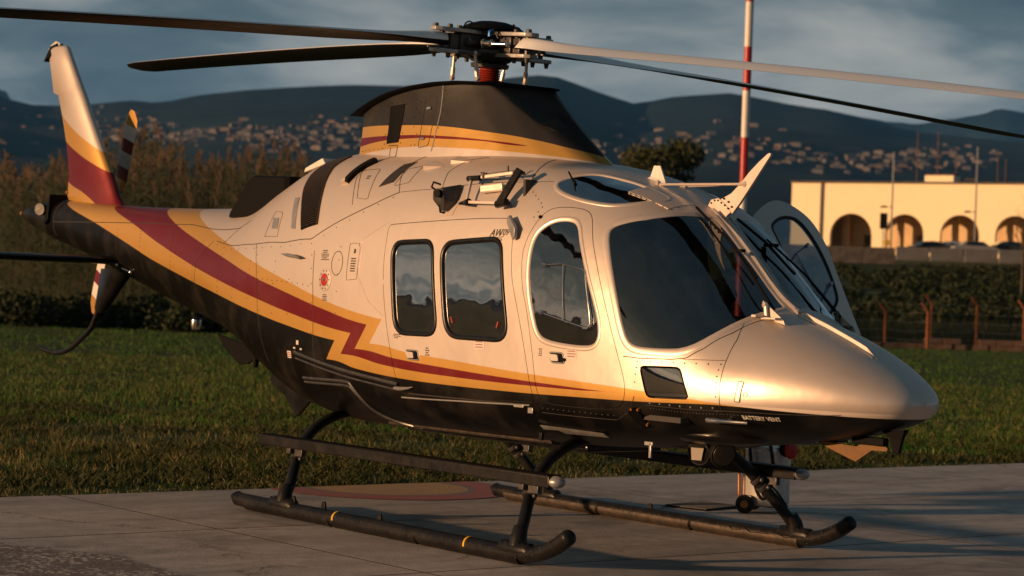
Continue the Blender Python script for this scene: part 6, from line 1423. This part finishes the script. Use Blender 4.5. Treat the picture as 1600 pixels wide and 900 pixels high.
# lamp posts and signs in front of and behind the building
lamps = [(1397,236,395,214,'lamp'),(1435,205,288,262,'pole'),(1467,205,288,265,'pole'),(1495,240,288,262,'pole'),(1528,228,392,215,'lamp'),(1572,248,290,262,'pole'),(1560,238,288,285,'pole')]
for i, (px, yt, yb, Y_, kd) in enumerate(lamps):
    X_, zt_ = at_px(px, yt, Y_); lp = empty('lamp_post' if kd == 'lamp' else 'roof_pole', (X_, Y_, GZ-.1), 0, ('tall thin street lamp post in front of the arches, %s' % ('left of the roof box' if i == 0 else 'right of the roof box')) if kd == 'lamp' else 'thin dim pole rising beyond the flat roof, '+{1: 'leftmost, left of the roof box', 2: 'tallest, rising over the roof box', 3: 'just right of the roof box', 5: 'beyond the bare tree at the right edge', 6: 'left of the bare tree'}[i], 'lamp post' if kd == 'lamp' else 'pole', 'street lamps by the arcade' if kd == 'lamp' else 'thin poles beyond the flat roof')
    if kd == 'lamp':
        MB().cyl((0, 0, 0), (0, 0, zt_-GZ), .10, 8, .07).obj('pole', M['grey'], lp); hz_ = at_px(px, 322 if i == 0 else 330, Y_)[1]-GZ
        mb = MB(); mb.box((-.35, -.1, hz_), (.7, .06, .06)); mb.loft([[(-1.2, -.3, hz_-.08), (-.5, -.3, hz_-.08), (-.5, .2, hz_-.08), (-1.2, .2, hz_-.08)], [(-1.0, -.2, hz_+.1), (-.6, -.2, hz_+.1), (-.6, .1, hz_+.1), (-1.0, .1, hz_+.1)]]); mb.obj('lamp_head', M['gear'], lp)
    else: MB().cyl((0, 0, 0), (0, 0, zt_-GZ), .085, 8, .06).obj('pole', M['brick'], lp)
X_, _ = at_px(1379, 395, 220); sg = empty('sign_board', (X_, 220, GZ), 0, 'dark upright board on a post between the first two arches', 'sign'); MB().box((0, 0, 3.3), (.75, .12, 1.6)).obj('board', M['gear'], sg, bev=.03); MB().cyl((0, .1, 0), (0, .1, 3.6), .06, 8).obj('post', M['grey'], sg)
X_, _ = at_px(1385, 395, 219); sg = empty('round_sign', (X_, 219, GZ), 0, 'small round yellow sign low on a post beside the dark board', 'sign'); MB().lathe([(.30, 0), (.32, .03), (.1, .05)], (0, 0, 1.1), (0, -1, 0), 16).obj('disc', M['yellow'], sg); MB().cyl((0, .05, 0), (0, .05, 1.3), .04, 8).obj('post', M['grey'], sg)
# road barrier in two finishes
BR = empty('concrete_barrier', (0, 0, 0), 0, 'grey concrete road barrier along the top of the bank', 'barrier')
pm = MB().prism([(-1.46, -.3, 0), (-1.46, .3, 0), (-1.46, .22, .35), (-1.46, .12, 1.2), (-1.46, -.12, 1.2), (-1.46, -.22, .35)], (2.91, 0, 0)).mesh('barrier_panel', 30, bev=.02); pm.materials.append(M['concw'])
for k in range(9):
    px = 1400+k*27+8; Y_ = 196-k*.7; X_, z_ = at_px(px, 410, Y_); o = fin('barrier_panel', pm, None, BR); X_ = at_px(1400, 410, 196)[0]+1.45+k*2.92; o.location = (X_, Y_, at_px(1500, 409, 194)[1]+.0); o.rotation_euler = (0, 0, -.24*0)
LBW = empty('low_render_wall', (0, 0, 0), 0, 'darker low wall left of the grey road barrier', 'wall')
for k in range(5): X_ = at_px(1399, 410, 197)[0]-1.5-k*2.9; o = MB().box((0, 0, .7), (2.86, .3, 1.5)).obj('wall_panel', M['roofd'], LBW, bev=.02); o.location = (X_, 197, at_px(1380, 412, 197)[1])
# parked cars
def car(loc, rz, col, label):
    m_ = mat('car_paint', col, .3, .3, fn=wear(3, .3, tuple(c*.7 for c in col)), coat=.5); c = empty('parked_car', loc, rz, label, 'car', 'cars parked before the arcade')
    prof = [(-2.05,.35),(-2.1,.65),(-2.0,.92),(-1.5,1.0),(-1.05,1.38),(-.3,1.46),(.55,1.40),(1.15,1.02),(1.85,.88),(2.08,.68),(2.1,.35)]
    mb = MB(); rings = [[(x, y, .35+(z-.35)*s if z > .95 else z) for x, z in prof] for y, s in ((-.82, .93), (-.86, .98), (.86, .98), (.82, .93))]; mb.loft(rings); mb.obj('car_body', m_, c, 40)
    g_ = MB()
    for y in (-.868, .868): g_.prism([(-1.0, y, 1.02), (-.9, y, 1.30), (-.25, y, 1.38), (.45, y, 1.33), (.95, y, 1.02)], (0, .006, 0))
    g_.prism([(.66, -.7, 1.36), (.66, .7, 1.36), (1.12, .74, 1.06), (1.12, -.74, 1.06)], (.02, 0, .02)); g_.obj('car_windows', M['glass_dark'], c)
    for x in (-1.3, 1.3):
        for y in (-.80, .80): MB().lathe([(.18, -.1), (.33, -.1), (.33, .1), (.18, .1)], (x, y, .33), (0, 1, 0), 14).obj('wheel', M['rubber'], c)
for px, Y_, rz, col, lab in ((1455, 204, .25, (.03, .03, .035), 'dark parked car at the left end of the row of cars'), (1487, 205, 2.9, (.25, .26, .28), 'grey parked car in the middle of the row of cars'), (1522, 203, .1, (.42, .42, .42), 'silver white parked car right of the grey one'), (1572, 204, 3.2, (.06, .06, .07), 'dark parked car below the bare tree')):
    X_, z_ = at_px(px, 395, Y_); car((X_, Y_, z_-.35), rz, col, lab)
X_, z_ = at_px(1400, 398, 205)
# ------------------------------------------------------------------ town on the hillside
M['house'] = mat('house_render', (.095, .098, .102), .9, fn=wear(.05, .6, (.30, .22, .17))); M['house2'] = mat('house_render_pink', (.10, .085, .08), .9, fn=wear(.05, .6, (.25, .16, .12))); M['tile'] = mat('roof_tiles', (.09, .055, .045), .9, fn=wear(.3, .5, (.22, .12, .08)))  # wall tones kept low: cloud shadow over the town is put into the colour
HL = bpy.data.objects['hills']; dg = bpy.context.evaluated_depsgraph_get(); dg.update()
hm = []
for q, (w, d_, h) in enumerate(((11, 9, 7), (16, 10, 9), (20, 12, 12), (9, 9, 6))):
    mb = MB(); mb.m = 0; mb.box((0, 0, h/2-2), (w, d_, h+4)); mb.m = 1; mb.loft([[(-w/2-.5, -d_/2-.5, h), (w/2+.5, -d_/2-.5, h), (w/2+.5, d_/2+.5, h), (-w/2-.5, d_/2+.5, h)], [(-w/4, -.2, h+2.2), (w/4, -.2, h+2.2), (w/4, .2, h+2.2), (-w/4, .2, h+2.2)]]); me = mb.mesh('house', 0)
    for q2 in ((M['house'] if q % 2 else M['house2']), M['tile']): me.materials.append(q2)
    hm.append(me)
r = random.Random(21); spots = []
def patchy(n, px0, px1, py0, py1, k):
    for _ in range(n):
        c = (r.uniform(px0, px1), r.uniform(py0, py1))
        for _ in range(k): spots.append((c[0]+r.gauss(0, 19), c[1]+r.gauss(0, 4.5)))
patchy(8, 190, 420, 198, 222, 9); patchy(6, 420, 560, 190, 218, 8); patchy(3, 205, 250, 178, 192, 5); patchy(3, 380, 560, 225, 236, 4); patchy(4, 0, 60, 170, 235, 3)
patchy(7, 930, 1120, 205, 262, 6); patchy(4, 1110, 1240, 215, 262, 6); patchy(9, 1240, 1500, 228, 268, 7)
cnt = 0; tiny = []; spots = spots[:290]+[(r.uniform(*a_), r.gauss(b_, c_)) for a_, b_, c_, n_ in (((170, 570), 210, 9, 110), ((0, 200), 205, 18, 14), ((920, 1240), 232, 16, 45), ((1230, 1560), 250, 9, 75), ((380, 560), 232, 6, 14)) for _ in range(n_)]
for px, py in spots:
    if cnt >= 290:
        tiny.append((px, py)); continue
    o_ = Vector((0, 0, 1.617)); X_, Z1 = at_px(px, py, 1000.); dr = (Vector((X_, 1000., Z1))-o_).normalized(); ok, loc, nr, _ = HL.ray_cast(o_, dr)
    if not ok: continue
    hz_ = fin('house', hm[r.randrange(4)], None, label='one of the many small pale houses of the town spread over the hillside', cat='house', group='houses of the hillside town'); hz_.location = loc; hz_.rotation_euler = (0, 0, r.uniform(-.5, .5)); s_ = r.uniform(.26, .52); hz_.scale = (s_*r.uniform(1, 1.7), s_, s_*.8); cnt += 1
tv = []; tf = []
for px, py in tiny:
    o_ = Vector((0, 0, 1.617)); X_, Z1 = at_px(px, py, 1000.); ok, loc, nr, _ = HL.ray_cast(o_, (Vector((X_, 1000., Z1))-o_).normalized())
    if not ok: continue
    a_ = r.uniform(-.6, .6); w, d_, h = r.uniform(3, 8), r.uniform(3, 5), r.uniform(2, 4.5); b = len(tv)
    for x, y, z in ((-w, -d_, -3), (w, -d_, -3), (w, d_, -3), (-w, d_, -3), (-w, -d_, h), (w, -d_, h), (w, d_, h), (-w, d_, h), (-w*.6, 0, h+1.5), (w*.6, 0, h+1.5)): tv.append((loc.x+x*cos(a_)-y*sin(a_), loc.y+x*sin(a_)+y*cos(a_), loc.z+z))
    tf += [tuple(b+i for i in q) for q in ((0, 1, 5, 4), (1, 2, 6, 5), (2, 3, 7, 6), (3, 0, 4, 7), (4, 5, 9, 8), (6, 7, 8, 9), (5, 6, 9), (7, 4, 8))]
raw('distant_houses', tv, tf, M['house'], kind='stuff', label='countless tiny pale houses of the town blurring across the far slopes', cat='houses')
# ------------------------------------------------------------------ air between here and the hills
def haze():
    m = bpy.data.materials.new('haze'); m.use_nodes = True; t = NT(m.node_tree); pv = t.n('ShaderNodeVolumePrincipled'); pv.inputs['Color'].default_value = (.11, .38, .90, 1); pv.inputs['Density'].default_value = HAZE; pv.inputs['Anisotropy'].default_value = 0.
    o = t.n('ShaderNodeOutputMaterial'); t.set(o.inputs['Volume'], pv.outputs[0])
    mb = MB(); mb.box((0, 0, 398), (16400, 16400, 804)); mb.obj('haze', m, None, 0, kind='stuff', label='thin blue evening haze filling the valley up to the hills', cat='haze')
HAZE = 5e-5
if HAZE: haze()
